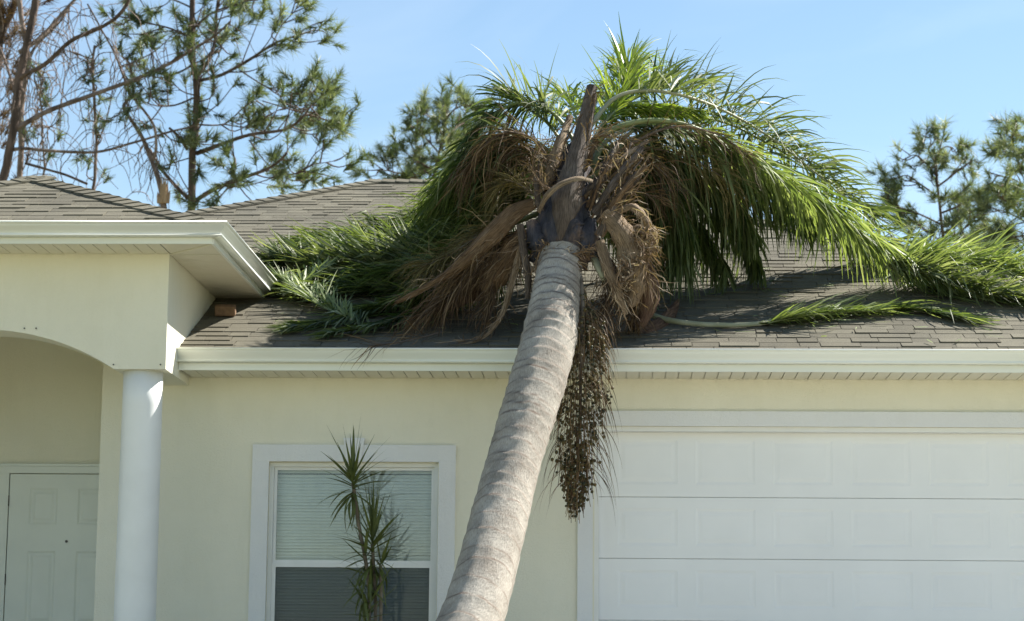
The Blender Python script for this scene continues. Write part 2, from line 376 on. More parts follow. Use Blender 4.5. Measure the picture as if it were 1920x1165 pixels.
# garage door: five pressed steel sections
gd = empty('garage_door'); gd.parent = house
def section(z0, z1):
    b = MB(); Yd = .135; x0, x1 = GX0+.03, GX1-.03; e = .004
    xc = [x0]; PW, PP = .47, .61; st_ = -.005
    rects = [(st_+k*PP, st_+k*PP+PW) for k in range(8)]
    h = z1-z0; pz0, pz1 = z0+.10, z1-.09
    rects = [(a, min(c_, x1-.05)) for a, c_ in rects if a < x1-.1]
    # frame quads around recessed-and-raised panels
    b.quad((x0,Yd,z0+e), (x1,Yd,z0+e), (x1,Yd,pz0), (x0,Yd,pz0)); b.quad((x0,Yd,pz1), (x1,Yd,pz1), (x1,Yd,z1-e), (x0,Yd,z1-e))
    b.quad((x0,Yd,z1-e), (x1,Yd,z1-e), (x1,Yd+.03,z1+e), (x0,Yd+.03,z1+e)); b.quad((x0,Yd+.03,z0-e), (x1,Yd+.03,z0-e), (x1,Yd,z0+e), (x0,Yd,z0+e))
    px = x0
    for a, c_ in rects+[(x1, x1)]:
        b.quad((px,Yd,pz0), (a,Yd,pz0), (a,Yd,pz1), (px,Yd,pz1)); px = c_
    for a, c_ in rects:
        rings = []
        for ins, dy in ((0, 0), (.018, .0048), (.030, .0048), (.056, .0008)):
            rings.append([(a+ins,Yd+dy,pz0+ins), (c_-ins,Yd+dy,pz0+ins), (c_-ins,Yd+dy,pz1-ins), (a+ins,Yd+dy,pz1-ins)])
        for r0, r1 in zip(rings[:-1], rings[1:]):
            for k in range(4): b.quad(r0[k], r0[(k+1) % 4], r1[(k+1) % 4], r1[k])
        b.quad(*rings[-1])
    part(b, 'door_section', 'garage', gd, fix=False)
zt = GT-.004
for z0, z1 in ((1.798, zt), (1.315, 1.798), (.832, 1.315), (.349, .832), (-.12, .349)): section(z0, z1)
part(MB().box(GX0+.03, GX1-.03, .18, .2, -.12, GT), 'door_backing', 'dark', gd)

# window
win = empty('window'); win.parent = house
b = MB(); fw = .035
def ring(b, x0, x1, z0, z1, w_, y0, y1):
    b.box(x0, x1, y0, y1, z1-w_, z1); b.box(x0, x1, y0, y1, z0, z0+w_)
    b.box(x0, x0+w_, y0, y1, z0+w_+.0003, z1-w_-.0003); b.box(x1-w_, x1, y0, y1, z0+w_+.0003, z1-w_-.0003)
ring(b, WX0, WX1, WZ0, WZ1, .032, .045, .12); part(b, 'frame', 'frame', win)
MZ = 1.262
b = MB(); ring(b, WX0+.033, WX1-.033, MZ-.006, WZ1-.033, .024, .072, .10); part(b, 'upper_sash', 'frame', win)
b = MB(); ring(b, WX0+.033, WX1-.033, WZ0+.033, MZ-.007, .03, .058, .086); part(b, 'lower_sash', 'frame', win)
part(MB().box(WX0+.05, WX1-.05, .085, .089, MZ, WZ1-.05), 'upper_pane', 'glass', win)
part(MB().box(WX0+.05, WX1-.05, .073, .077, WZ0+.05, MZ-.02), 'lower_pane', 'glass', win)
b = MB(); b.quad((WX0+.05,.062,WZ0+.05), (WX1-.05,.062,WZ0+.05), (WX1-.05,.062,MZ-.035), (WX0+.05,.062,MZ-.035)); part(b, 'insect_screen', 'screen', win)
b = MB()
b.box(WX0+.04, WX1-.04, .15, .185, WZ1-.075, WZ1-.045); part(b, 'blind_headrail', 'slat', win)
sm = MB(); sl_h = (WX1-WX0)/2-.045
for s in (-1,):
    ys = [(-.0125, .0), (-.005, .0045), (.005, .0045), (.0125, .0)]
    for (ya, za), (yb, zb) in zip(ys[:-1], ys[1:]): sm.quad((-sl_h,ya,za), (sl_h,ya,za), (sl_h,yb,zb), (-sl_h,yb,zb))
slat0 = None; z = WZ1-.095; k = 0
while z > WZ0+.06:
    if slat0 is None: o = slat0 = part(sm, 'slat', 'slat', win, fix=False)
    else: o = link('slat', slat0.data, win)
    o.location = ((WX0+WX1)/2, .167, z); o.rotation_euler = (rad(-66+random.uniform(-3.5, 3.5)), random.uniform(-.0015, .0015), 0)
    z -= .0245; k += 1

# front door
fd = empty('front_door'); fd.parent = house
DX0, DX1, DZ = -5.06, -4.085, 2.017
b = MB(); Yd = .86; rows = [(.22, .62), (.78, 1.38), (1.60, 1.90)]
cols_ = [(DX0+.17, DX0+.405), (DX0+.575, DX0+.81)]
b.box(DX0, DX1-.05, Yd+.012, Yd+.04, -.02, DZ)
def cells():
    xs_ = [DX0] + [v for c_ in cols_ for v in c_] + [DX1-.05]; zs_ = [-.02] + [v for r_ in rows for v in r_] + [DZ]
    for i in range(len(xs_)-1):
        for k in range(len(zs_)-1):
            q = (xs_[i], xs_[i+1], zs_[k], zs_[k+1])
            yield q, (i % 2 == 1 and k % 2 == 1)
for (x0, x1, z0, z1), inset in cells():
    if not inset: b.quad((x0,Yd,z0), (x1,Yd,z0), (x1,Yd,z1), (x0,Yd,z1)); continue
    rings = [[(x0+s,Yd+dy,z0+s), (x1-s,Yd+dy,z0+s), (x1-s,Yd+dy,z1-s), (x0+s,Yd+dy,z1-s)] for s, dy in ((0,0), (.016,.009), (.03,.009), (.05,.001))]
    for r0, r1 in zip(rings[:-1], rings[1:]):
        for k in range(4): b.quad(r0[k], r0[(k+1) % 4], r1[(k+1) % 4], r1[k])
    b.quad(*rings[-1])
part(b, 'door_leaf', 'door', fd, fix=False)
b = MB(); b.box(DX0-.085, DX0-.006, .845, .898, -.1, DZ+.006); b.box(DX0-.085, DX1, .845, .898, DZ+.007, DZ+.065); b.box(DX0-.11, DX1+.02, .835, .898, DZ+.066, DZ+.085)
part(b, 'door_frame', 'door', fd)
part(MB().tube([Vector((-4.565,.848,1.461)), Vector((-4.565,.862,1.461))], [.011, .011], 14), 'peephole', 'brass', fd)
for z in (.3, 1.1, 1.75): part(MB().tube([Vector((DX0-.004,.85,z)), Vector((DX0-.004,.85,z+.09))], [.006, .006], 8), 'hinge', 'brass', fd)

# soffits, fascia, gutters
so_m = empty('soffit'); so_m.parent = house
def soffit_strip(wid, dep):
    """panel 12in wide with two V grooves; notches at the wall end; local x along wall, y 0..dep"""
    b = MB(); k3 = wid/3; g = .0036
    for k in range(3):
        a, c_ = k*k3+g, (k+1)*k3-g
        pts = [(a,.0), (c_,.0), (c_,dep-.014), (c_-.014,dep-.014), (c_-.014,dep-.002), (a,dep-.002)]
        i = len(b.v); b.v += [(x,y,0) for x, y in pts] + [(x,y,.006) for x, y in pts]; n = len(pts)
        b.f.append(tuple(range(i, i+n))); b.f += [(i+j, i+(j+1) % n, i+n+(j+1) % n, i+n+j) for j in range(n)]
        b.quad((a-2*g-.001,0,.013), (a+.001,0,.013), (a+.001,dep-.016,.013), (a-2*g-.001,dep-.016,.013))
    return b
sp = None; x = XS+.02
def lay(src, x, y, z, rz=0, name='soffit_panel'):
    o = link(name, src, so_m); o.location = (x, y, z); o.rotation_euler = (0, 0, rz); return o
pm = soffit_strip(.305, .455); o = part(pm, 'soffit_panel', 'soffit', so_m); o.location = (x, -.455, SZ); spm = o.data
x += .305
while x < 5.9: lay(spm, x, -.455, SZ); x += .305
part(MB().box(XS-.02, 6.1, -.45, .3, SZ+.03, SZ+.035), 'soffit_void', 'dark', so_m)
pm = soffit_strip(.305, .40); o = part(pm, 'soffit_panel', 'soffit', so_m); spp = o.data
PX1 = -3.018; PX0 = 2*PXC-PX1; PYE = -1.386      # porch fascia lines
o.location = (XS-.30, PYE+.012, PSZ); x = XS-.605
while x > PX0+.3: lay(spp, x, PYE+.012, PSZ); x -= .305
pmr = soffit_strip(.305, .395)                   # side soffit runs back along the wall
o = part(pmr, 'soffit_panel', 'soffit', so_m); sps = o.data; y = YF+.02
o.location = (PX1-.006, y, PSZ); o.rotation_euler = (0, 0, rad(90)); y += .305
while y < 1.2: lay(sps, PX1-.006, y, PSZ, rad(90)); y += .305
b = MB(); b.box(XS-.001+.012, PX1-.006, PYE+.012, YF+.012, PSZ+.001, PSZ+.006); part(b, 'soffit_corner', 'soffit', so_m)
b = MB(); i = len(b.v)
part(MB().tube([Vector((XS+.005, YF, PSZ-.003)), Vector((PX1-.01, PYE+.015, PSZ-.003))], [.004, .004], 4), 'mitre_strip', 'soffit', so_m)
part(MB().box(PX0, PX1-.01, PYE+.02, 1.9, PSZ+.03, PSZ+.036), 'soffit_void', 'dark', so_m)

fa = empty('fascia'); fa.parent = house
part(MB().box(XS+.002, 6.1, -.475, -.455, SZ-.003, 2.86), 'fascia_board', 'gutter', fa)
part(MB().box(PX0, PX1, PYE-.01, PYE+.01, PSZ-.002, 3.66), 'fascia_board', 'gutter', fa)
part(MB().box(PX1-.01, PX1+.01, PYE+.0105, 1.9, PSZ-.002, 3.66), 'fascia_board', 'gutter', fa)
part(MB().box(PX0-.01, PX0+.01, PYE+.0105, 1.9, PSZ-.002, 3.66), 'fascia_board', 'gutter', fa)

# K-style gutter profile: (distance out from fascia, height)
KP = [(0,.0), (.058,.0), (.066,.004), (.068,.012), (.064,.018), (.066,.026), (.080,.046), (.096,.066), (.104,.080), (.106,.090), (.115,.092), (.117,.100), (.114,.106), (.100,.106), (.099,.102), (.098,.085), (.088,.066), (.06,.03), (.055,.006), (.006,.006), (.006,.10), (0,.10)]
def gutter(axis, base, sgn, z, a, b_, mitre=0.0):
    mb = MB(); n = len(KP)
    for t_, mi in ((a, -mitre), (b_, 0)):
        for o_, h in KP:
            off = base+sgn*o_; tt = t_ if not mi else t_+mi*o_*1.0
            mb.v.append((tt, off, z+h) if axis == 'x' else (off, tt, z+h))
    for k in range(n): l = (k+1) % n; mb.f.append((k, l, n+l, n+k))
    mb.f.append(tuple(range(n))[::-1]); mb.f.append(tuple(range(n, 2*n)))
    o = part(mb, 'gutter', 'gutter'); o.data.polygons.foreach_set('use_smooth', [True]*len(o.data.polygons)); return o
def sharpen(o):
    for e in o.data.polygons: e.use_smooth = False
gutter('x', -.4755, -1, 2.772, XS+.004, 6.2)
gutter('x', PYE-.0105, -1, 3.584, PX1+.0105, PX0, mitre=-1.0)
gutter('y', PX1+.0105, 1, 3.584, PYE-.0105, 1.75, mitre=1.0)
gutter('y', PX0-.0105, -1, 3.584, PYE-.0105, 1.75, mitre=1.0)
# downspout-style end cap on the main gutter
part(MB().box(XS+.0005, XS+.0035, -.594, -.477, 2.772, 2.876), 'gutter_end_cap', 'gutter')

# ------------------------------------------------------------------ roofs
RY, RZ = 6.25, roofz(6.25); RXL, RXR = -2.66, -.67
HL, HR = RXL-(RY-EY), RXR+(RY-EY)
roof = MB()
d = -.02
def rp(x, y, z): return (x, y, z+d)
yv = 1.3
roof.v = [rp(XS+.003,EY+.06,roofz(EY+.06)), rp(HR-.06,EY+.06,roofz(EY+.06)), rp(RXR,RY,RZ), rp(RXL,RY,RZ), rp(HL+.06+(yv-EY-.06),yv,roofz(yv)), rp(XS+.003,yv,roofz(yv)),
          rp(HL,EY,EZ), rp(2*PXC-XS,EY,EZ), rp(2*PXC-XS,yv,roofz(yv)), rp(HL+.06,13.0,EZ), rp(HR-.06,13.0,EZ)]
roof.f = [(0,1,2,3,4,5), (6,7,8,4), (3,9,6,4), (1,10,2), (2,10,9,3)]
roof_o = part(roof, 'roof', 'shingle')
PZ0 = 3.655; PHX = 1.90; PEX1, PEX0, PEY = PXC+PHX, PXC-PHX, -1.45
PRZ = PZ0+PHX*PT; PRY = PEY+PHX; PVY = EY+(PRZ-EZ)/PT; PVE = EY+(PZ0-EZ)/PT
pro = MB(); pro.v = [(PEX0,PEY,PZ0+d), (PEX1,PEY,PZ0+d), (PXC,PRY,PRZ+d), (PEX1,PVE,PZ0+d), (PXC,PVY,PRZ+d), (PEX0,PVE,PZ0+d)]
pro.f = [(0,1,2), (1,3,4,2), (5,0,2,4)]; proof = part(pro, 'porch_roof', 'shingle')

EXPO = .143
SHW = [.16, .21, .26, .31]
pieces = []    # (roof parent, origin, U, V, N, u0b,u1b,u0t,u1t,v0, thick)
def lay_shingles(parent, O, U, V, vmax, lo, hi):
    N = U.cross(V).normalized(); n = int(vmax/EXPO)+1
    for c_ in range(n):
        v0 = c_*EXPO; v1 = min(v0+EXPO*1.3, vmax)
        if v0 >= vmax-.02: break
        u = lo(v0)-random.uniform(0, .3); e0, e1 = lo(v0), hi(v0); f0, f1 = lo(v1), hi(v1); k = random.randrange(4)
        wob = random.uniform(-.003, .003)
        while u < e1:
            wd = random.choice(SHW); g = .0026
            a, b_ = u+g, u+wd-g; th = random.choice((.0035, .004, .005, .010, .0125))
            clip = a < max(e0, f0) or b_ > min(e1, f1)
            q = (max(a, e0), min(b_, e1), max(a, f0), min(b_, f1))
            if q[1]-q[0] > .015:
                if q[3] < q[2]: q = (q[0], q[1], (q[2]+q[3])/2, (q[2]+q[3])/2)
                pieces.append((parent, O, U, V, N, q, v0+wob+random.uniform(-.002, .002), v1, th, clip, wd))
            u += wd
SL = math.sqrt(1+PT*PT)
Vf = Vector((0, 1, PT)).normalized(); Ux = Vector((1, 0, 0))
def m_lo(v):
    dy = v/SL; Y = EY+dy
    h = HL+dy
    return max(h, XS+.003) if Y < 1.45 else max(h, -6.6)
lay_shingles(roof_o, Vector((0, EY+.005, EZ-.004)), Ux, Vf, (RY-EY)*SL, m_lo, lambda v: HR-v/SL)
lay_shingles(proof, Vector((0, PEY, PZ0)), Ux, Vf, PHX*SL, lambda v: PEX0+v/SL, lambda v: PEX1-v/SL)
Vr = Vector((-1, 0, PT)).normalized()
lay_shingles(proof, Vector((PEX1, 0, PZ0)), Vector((0, 1, 0)), Vr, PHX*SL, lambda v: PEY+v/SL, lambda v: PVE+v/SL)
def pverts(pc):
    (_, O, U, V, N, q, v0, v1, th, clip, wd) = pc
    A = lambda u, v, h: O+U*u+V*v+N*h
    return [A(q[0],v0,-.002), A(q[1],v0,-.002), A(q[0],v0,th), A(q[1],v0,th), A(q[2],v1,.001), A(q[3],v1,.001)]
PF = [(0,1,3,2), (2,3,5,4), (0,2,4), (1,5,3)]
# the palm hides these; choose the 300 largest shingles that stay in view
def hidden(x, y):
    return (520 < x < 1260 and y > 360 and not (x < 600 and y > 600)) or (800 < x < 1640 and y < 470) or (1200 < x < 1460 and y < 545) or (x > 1560 and y < 590 and y > 2.6*(1900-x)+0*y) or (1150 < x < 1330 and y < 600)
cand = []
for i, pc in enumerate(pieces):
    if pc[9]: continue
    if pc[4].y > -.1: continue
    vs = pverts(pc); pp = [proj(v)[:2] for v in (vs[0], vs[1], vs[4], vs[5])]
    cx = sum(p_[0] for p_ in pp)/4; cy = sum(p_[1] for p_ in pp)/4
    if not (8 < cx < 1912) or hidden(cx, cy): continue
    area = abs(pp[1][0]-pp[0][0])*abs(pp[2][1]-pp[0][1]); cand.append((area, i))
cand.sort(reverse=True); chosen = set(i for _, i in cand[:300])
smesh = {}
rest = {roof_o: MB(), proof: MB()}
for i, pc in enumerate(pieces):
    (par, O, U, V, N, q, v0, v1, th, clip, wd) = pc
    if i in chosen:
        key = (wd, th)
        if key not in smesh:
            L = EXPO*1.3; h = (wd-.0052)/2
            me = bpy.data.meshes.new('shingle'); me.from_pydata([(-h,0,-.002), (h,0,-.002), (-h,0,th), (h,0,th), (-h,L,.001), (h,L,.001)], [], PF)
            me.materials.append(M['shingle']); smesh[key] = me
        o = link('shingle', smesh[key], par); pos = O+U*((q[0]+q[1])/2)+V*v0
        mm = Matrix.Identity(4)
        for k in range(3): mm[k][0] = U[k]; mm[k][1] = V[k]; mm[k][2] = N[k]; mm[k][3] = pos[k]
        o.matrix_world = mm
    else:
        b = rest[par]; k = len(b.v); b.v += [tuple(v) for v in pverts(pc)]; b.f += [tuple(k+j for j in f_) for f_ in PF]; b.at += [random.random()]*6
for par, b in rest.items(): tag(b.build('shingles', M['shingle'], par, fix=False), kind='stuff')
# ridge and hip caps
cb = MB()
def caps(par, A, B, n1, n2, expo=.15, wd=.15):
    """A->B low to high, n1/n2 unit directions down each side in the two roof planes"""
    D = (B-A); L = D.length; D.normalize(); up = (-(n1+n2)).normalized()
    if up.z < 0: up = -up
    me = bpy.data.meshes.new('ridge_cap'); Lc = expo*1.25; o_ = []
    for t_, th in ((0, .017), (Lc, .004)):
        for s_, e in ((n1, 1), (None, 0), (n2, 1)):
            base = D*t_ + (s_*wd if e else Vector((0,0,0))); o_ += [base+up*(th+.004), base-up*.004]
    vs = [tuple(v) for v in o_]
    me.from_pydata(vs, [], [(0,2,8,6), (2,4,10,8), (0,1,3,2), (2,3,5,4), (0,6,7,1), (4,5,11,10)]); me.materials.append(M['shingle'])
    k = 1 if A.z < 4 else 0
    while k*expo < L-.05:
        o = link('ridge_cap', me, par); o.location = A+D*(k*expo)+up*.006; k += 1
dn = Vector((0, -1, -PT)).normalized()
hipc = lambda sx: Vector((-sx, 1, PT)).normalized()
def hipdirs(sx):   # directions lying in front plane / side plane, roughly square to the hip
    D = Vector((-sx, 1, PT)).normalized(); Nf = Vector((0, -PT, 1)).normalized(); Ns = Vector((sx*PT, 0, 1)).normalized()
    a = D.cross(Nf).normalized(); b_ = D.cross(Ns).normalized()
    if a.y > 0: a = -a
    if b_.x*sx < 0: b_ = -b_
    return a, b_
a_, b_ = hipdirs(1); caps(proof, Vector((PEX1,PEY,PZ0)), Vector((PXC,PRY,PRZ)), a_, b_)
a2, b2 = hipdirs(-1); caps(proof, Vector((PEX0,PEY,PZ0)), Vector((PXC,PRY,PRZ)), a2, b2)
st0 = Vector((-6.4, RY-(RXL+6.4), 0)); st0.z = roofz(st0.y); caps(roof_o, st0, Vector((RXL,RY,RZ)), a2, b2)
caps(roof_o, Vector((HR,EY,EZ)), Vector((RXR,RY,RZ)), a_, b_)
caps(roof_o, Vector((RXL-.05,RY,RZ)), Vector((RXR,RY,RZ)), dn, Vector((0,1,-PT)).normalized(), .15)
# ------------------------------------------------------------------ brick under the porch eave
c0 = RF(422, 591, .012); b = MB(); b.box(-.085, .085, -.045, .045, 0, .085)
bk = b.build('brick', M['brick']); bk.location = c0+Vector((0, .02, 0)); bk.rotation_euler = (math.atan(PT), 0, rad(4)); bevel(bk, .012, 2)
tag(bk, 'small tan brick lying on shaded shingles beneath the porch eave', 'brick')

# ------------------------------------------------------------------ wall lantern, mostly behind the trunk
lc = P(992, 905, -.12)
lan = empty('wall_lantern', (lc.x, -.1, lc.z), 'white wall lantern with tapered glass between leaning palm trunk and garage', 'lantern')
def lp(mb, n, m_): o = mb.build(n, M[m_], lan); return o
b = MB()
def frus(b, z0, h0, z1, h1, n=6):
    b.tube([Vector((0,0,z0)), Vector((0,0,z1))], [h0, h1], n)
b = MB(); frus(b, -.16, .05, .03, .085); lp(b, 'glass', 'lampglass')
b = MB(); frus(b, .03, .10, .05, .10); frus(b, .0505, .095, .12, .03); frus(b, .1205, .012, .16, .012); lp(b, 'cap', 'white')
b = MB(); frus(b, -.18, .055, -.16, .055); frus(b, -.22, .012, -.1805, .02); lp(b, 'base', 'white')
b = MB().box(-.05, .05, .085, .1, -.1, .12); b.tube([Vector((0,.09,.0)), Vector((0,.075,.1)), Vector((0,.04,.14)), Vector((0,0,.15))], [.01]*4, 8); lp(b, 'bracket', 'white')

# ------------------------------------------------------------------ the fallen palm
palm = empty('palm_tree', (-1.33, -3.12, zg(-3.12)), 'leaning palm tree with ringed grey trunk and torn crown collapsed onto the roof', 'palm tree')
PB = palm.location.copy()
def ppart(mb, name, mat, parent=palm, smooth=True, fix=False, kind=None):
    mb.v = [(v[0]-PB.x, v[1]-PB.y, v[2]-PB.z) for v in mb.v]
    o = mb.build(name, M[mat], parent, smooth=smooth, fix=fix)
    if kind: o['kind'] = kind
    return o
# trunk
tp = [Vector((-1.33,-3.12,zg(-3.1)-.1)), Vector((-1.15,-2.80,.28)), P(882,1165,-2.42), P(925,1020,-1.96), P(960,880,-1.53), P(1012,700,-1.04), P(1031,620,-.78), P(1052,490,-.32), P(1058,462,-.22)]
tr_ = [.30, .25, .215, .20, .197, .203, .202, .166, .162]
NS, NR = 420, 56
cp = crom(tp, NS); cr = [interp(tr_, i/(NS-1)) for i in range(NS)]
ln = [0]
for i in range(1, NS): ln.append(ln[-1]+(cp[i]-cp[i-1]).length)
rings = []; s_ = .1
while s_ < ln[-1]+.3:
    q = s_/ln[-1]; rings.append((s_, random.uniform(-.035, .035), random.uniform(0, 6.28), random.uniform(.5, 1.0))); s_ += lerp(.165, .072, max(0, min(1, (q-.25)/.6)))*random.uniform(.7, 1.3)
tb = MB(); tat = []
B = Vector((1, 0, 0))
for i in range(NS):
    T = (cp[min(i+1, NS-1)]-cp[max(i-1, 0)]).normalized(); B = (B-T*B.dot(T)).normalized(); N = T.cross(B)
    for j in range(NR):
        th = 2*math.pi*j/NR; dirv = B*math.cos(th)+N*math.sin(th)
        s0 = ln[i]+.018*math.sin(th+.6)+.026*noise.noise(Vector((math.cos(th)*2, math.sin(th)*2, ln[i]*3)))
        k = 0; dr = 0; dk = 0; amp = (.55+.9*abs(noise.noise(Vector((math.cos(th)*1.7, math.sin(th)*1.7, ln[i]*2.2)))))*lerp(.006, .015, max(0, min(1, (ln[i]/ln[-1]-.35)/.4)))
        best = 9
        for (rs, tl, ph, am) in rings:
            x = s0-rs-tl*math.cos(th-ph)
            if -.16 < x < .06:
                if x <= 0: dr = max(dr, am*amp*max(0, 1+x/.085)**1.6)
                else: dr = max(dr, am*amp*max(0, 1-x/.012))
                if abs(x-.006) < .013: dk = max(dk, am*1.3*(1-abs(x-.006)/.013))
        big = noise.noise(Vector((math.cos(th)*1.3, math.sin(th)*1.3, ln[i]*1.1)))*.014+noise.noise(Vector((math.cos(th)*4, math.sin(th)*4, ln[i]*7)))*.005
        tb.v.append(tuple(cp[i]+dirv*(cr[i]+dr+big))); tb.uv.append((th*cr[i]+(0 if j else 0), ln[i])); tb.at.append(min(1, dk))
for i in range(NS-1):
    for j in range(NR):
        a = i*NR+j; b_ = i*NR+(j+1) % NR; tb.f.append((a, b_, b_+NR, a+NR))
ppart(tb, 'trunk', 'ptrunk')

def groundz(p):
    """height of what a leaf can rest on"""
    if p.y > EY-.03 and p.x > XS: return roofz(p.y)+.022
    return -9
def blade(pts, ws, cup, n=30, m_=9, upv=Vector((0,-1,.4)), twist=0.0, ragged=0.0, seed=0, thick=.006):
    """cupped sheet along a curve: petiole bases, sheaths, spathes"""
    b = MB(); c = crom([Vector(p) for p in pts], n); s = 0
    for i in range(n):
        T = (c[min(i+1, n-1)]-c[max(i-1, 0)]).normalized(); q = i/(n-1)
        Bv = T.cross(upv).normalized(); Nv = Bv.cross(T).normalized()
        if twist: R_ = Matrix.Rotation(twist*q, 3, T); Bv = R_ @ Bv; Nv = R_ @ Nv
        w_ = interp(ws, q); cu = interp(cup, q) if isinstance(cup, list) else cup
        if i: s += (c[i]-c[i-1]).length
        for sg in (0, 1):
            for j in range(m_):
                x = -1+2*j/(m_-1); edge = abs(x)
                rg = ragged*edge*noise.noise(Vector((q*9+seed, x*2, sg*0)))*w_
                p = c[i]+Bv*(x*w_*math.cos(cu*x*.5)+rg)-Nv*(cu*w_*.8*x*x)+Nv*noise.noise(Vector((q*5+seed, x*1.7, 3)))*w_*.18
                if sg: p = p-Nv*thick*(1.15-edge)
                b.v.append(tuple(p)); b.uv.append((x*w_, s))
    st = 2*m_
    for i in range(n-1):
        for j in range(m_-1):
            a = i*st+j; b.f.append((a, a+1, a+1+st, a+st)); a += m_; b.f.append((a+1, a, a+st, a+1+st))
        for e in (0, m_-1): a = i*st+e; b.f.append((a, a+st, a+st+m_, a+m_))
    return b
def leaflet(b, p, d, ln_, wd, droop, nrm, seg=6, rnd=.5, wob=.0):
    d = d.normalized(); st = ln_/seg; i0 = len(b.v)
    cur = p.copy(); side0 = d.cross(nrm)
    if side0.length < 1e-4: side0 = d.cross(Vector((.3,.5,.8)))
    side0.normalize(); jit = rv(.22); kink = random.random() < .30; kk = random.randint(2, 4)
    for k in range(seg+1):
        q = k/seg
        wq = wd*(.45+1.1*q if q < .5 else 1.0*(1-(q-.5)*1.8)); wq = max(wq, wd*.06)
        sd = side0-d*side0.dot(d)
        sd = sd.normalized() if sd.length > 1e-4 else side0
        h = groundz(cur)
        if cur.z < h: cur.z = h+random.uniform(0, .015)
        b.v.append(tuple(cur-sd*wq*.5)); b.v.append(tuple(cur+sd*wq*.5)); b.at += [rnd, rnd]
        d = d+Vector((0,0,-1))*droop*st*(.5+q*1.5)+jit*st*1.2
        if wob: d = d+rv(wob)
        if kink and k == kk: d = d+Vector((0,0,-1))*.9+rv(.3)
        if cur.z <= h+.016 and d.z < 0:
            d.z = max(d.z, d.y*PT)
        d.normalize(); cur = cur+d*st
    for k in range(seg): a = i0+2*k; b.f.append((a, a+1, a+3, a+2))
NF = 0
def frond(pts, r0=.022, r1=.004, pf=.2, n=385, L=0.672, wd=0.0312, droop=1.2, ang=(60, 25), phi=(-20, 40), sides=(1, -1), mat='leaf', rmat='rachis', bend=None, seed=1, tipL=.5, flat=.7, pull=None, upN=None, rseg=44):
    global NF
    random.seed(seed*31+5); pts = [Vector(p) for p in pts]
    c = crom(pts, rseg); g = empty('frond'); g.parent = palm; NF += 1
    cc = []
    for p in c:
        p = p.copy(); h = groundz(p)+r1
        if p.z < h: p.z = h
        cc.append(p)
    c = cc
    b = MB().tube(c, [lerp(r0, r1, (i/(rseg-1))**.8) for i in range(rseg)], 10, flat); ppart(b, 'rachis', rmat, g)
    lb = MB(); n = int(n*1.2)
    for k in range(n):
        s = pf+(1-pf)*(k+random.random()*.8)/n; x = s*(rseg-1); i = min(int(x), rseg-2); p = lerp(c[i], c[i+1], x-i)
        T = (c[min(i+2, rseg-1)]-c[max(i-1, 0)]).normalized(); Bv = T.cross(upN or Vector((0,0,1)))
        Bv = Bv.normalized() if Bv.length > .05 else Vector((1,0,0)); N = Bv.cross(T).normalized()
        a = rad(lerp(ang[0], ang[1], s)+random.gauss(0, 9)); ph = rad(random.uniform(*phi)+random.gauss(0, 8)); sd = random.choice(sides)
        d = T*math.cos(a)+(Bv*sd*math.cos(ph)+N*math.sin(ph))*math.sin(a)
        if pull: d = d+Vector(pull)*random.uniform(.4, 1)
        q = (s-pf)/(1-pf); ll = L*(.55+1.4*q if q < .32 else 1.0-(q-.32)*(1-tipL)/.68)*random.uniform(.5, 1.15)
        leaflet(lb, p, d, ll, wd*.78*random.uniform(.65, 1.15), droop*random.uniform(.55, 1.4), N+rv(.45), rnd=min(1, max(0, random.gauss(.45, .26))))
    ppart(lb, 'leaflets', mat, g, kind='stuff')
    return g
def spray(pts, n, L, spread, droop, mat, wd=.0068, r0=.012, pf=.1, name='flower_spray', seed=3, ang=35, pull=None, seg=7, rmat='huskgrey', sub=0):
    """inflorescence: a stalk with many fine drooping strands"""
    random.seed(seed*17+1); c = crom([Vector(p) for p in pts], 24); g = empty(name); g.parent = palm
    ppart(MB().tube(c, [lerp(r0, .004, i/23) for i in range(24)], 8), 'stalk', rmat, g); lb = MB()
    for k in range(int(n*.68)):
        s = pf+(1-pf)*random.random(); x = s*23; i = min(int(x), 22); p = lerp(c[i], c[i+1], x-i); T = (c[i+1]-c[i]).normalized()
        d = T*math.cos(rad(ang))+rv(spread)
        if pull: d += Vector(pull)*random.uniform(.5, 1)
        leaflet(lb, p, d, L*random.uniform(.5, 1.1), wd*random.uniform(.6, 1.3), droop*random.uniform(.5, 1.5), rv(1), seg=seg, rnd=min(1, max(0, random.gauss(.45, .28))), wob=.16)
    ppart(lb, 'strands', mat, g, kind='stuff'); return g

# --- fronds arching right
frond([P(1098,300,.02), P(1135,252,.05), P(1200,228,.10), P(1275,232,.18), P(1350,262,.32), P(1430,312,.5), P(1520,368,.8), P(1620,440,1.1), P(1720,505,1.22), P(1800,548,1.2), P(1870,572,1.1)],
      r0=.050, r1=.006, pf=.34, n=700, L=0.7, wd=0.027, droop=1.5, ang=(46, 22), phi=(-35, 30), mat='leafpale', rmat='rachis', seed=11, tipL=1.0, flat=.62)
frond([P(1110,320,.2), P(1140,262,.3), P(1220,235,.4), P(1330,262,.5), P(1430,320,.9), P(1500,370,1.3), P(1560,425,1.7)],
      r0=.03, pf=.25, n=360, L=0.896, wd=0.0329, droop=3.2, ang=(50, 30), phi=(-60, 10), mat='leaf', tipL=0.25, seed=12)
frond([P(1105,240,.25), P(1150,186,.35), P(1210,170,.42), P(1290,182,.5), P(1370,214,.85), P(1450,262,1.2), P(1530,325,1.6), P(1610,395,2.0), P(1690,455,2.4)],
      r0=.03, r1=.005, pf=.22, n=250, L=0.62, wd=0.0273, droop=1.5, ang=(78, 48), phi=(5, 85), mat='leafblue', rmat='rachispale', seed=13, tipL=.8)
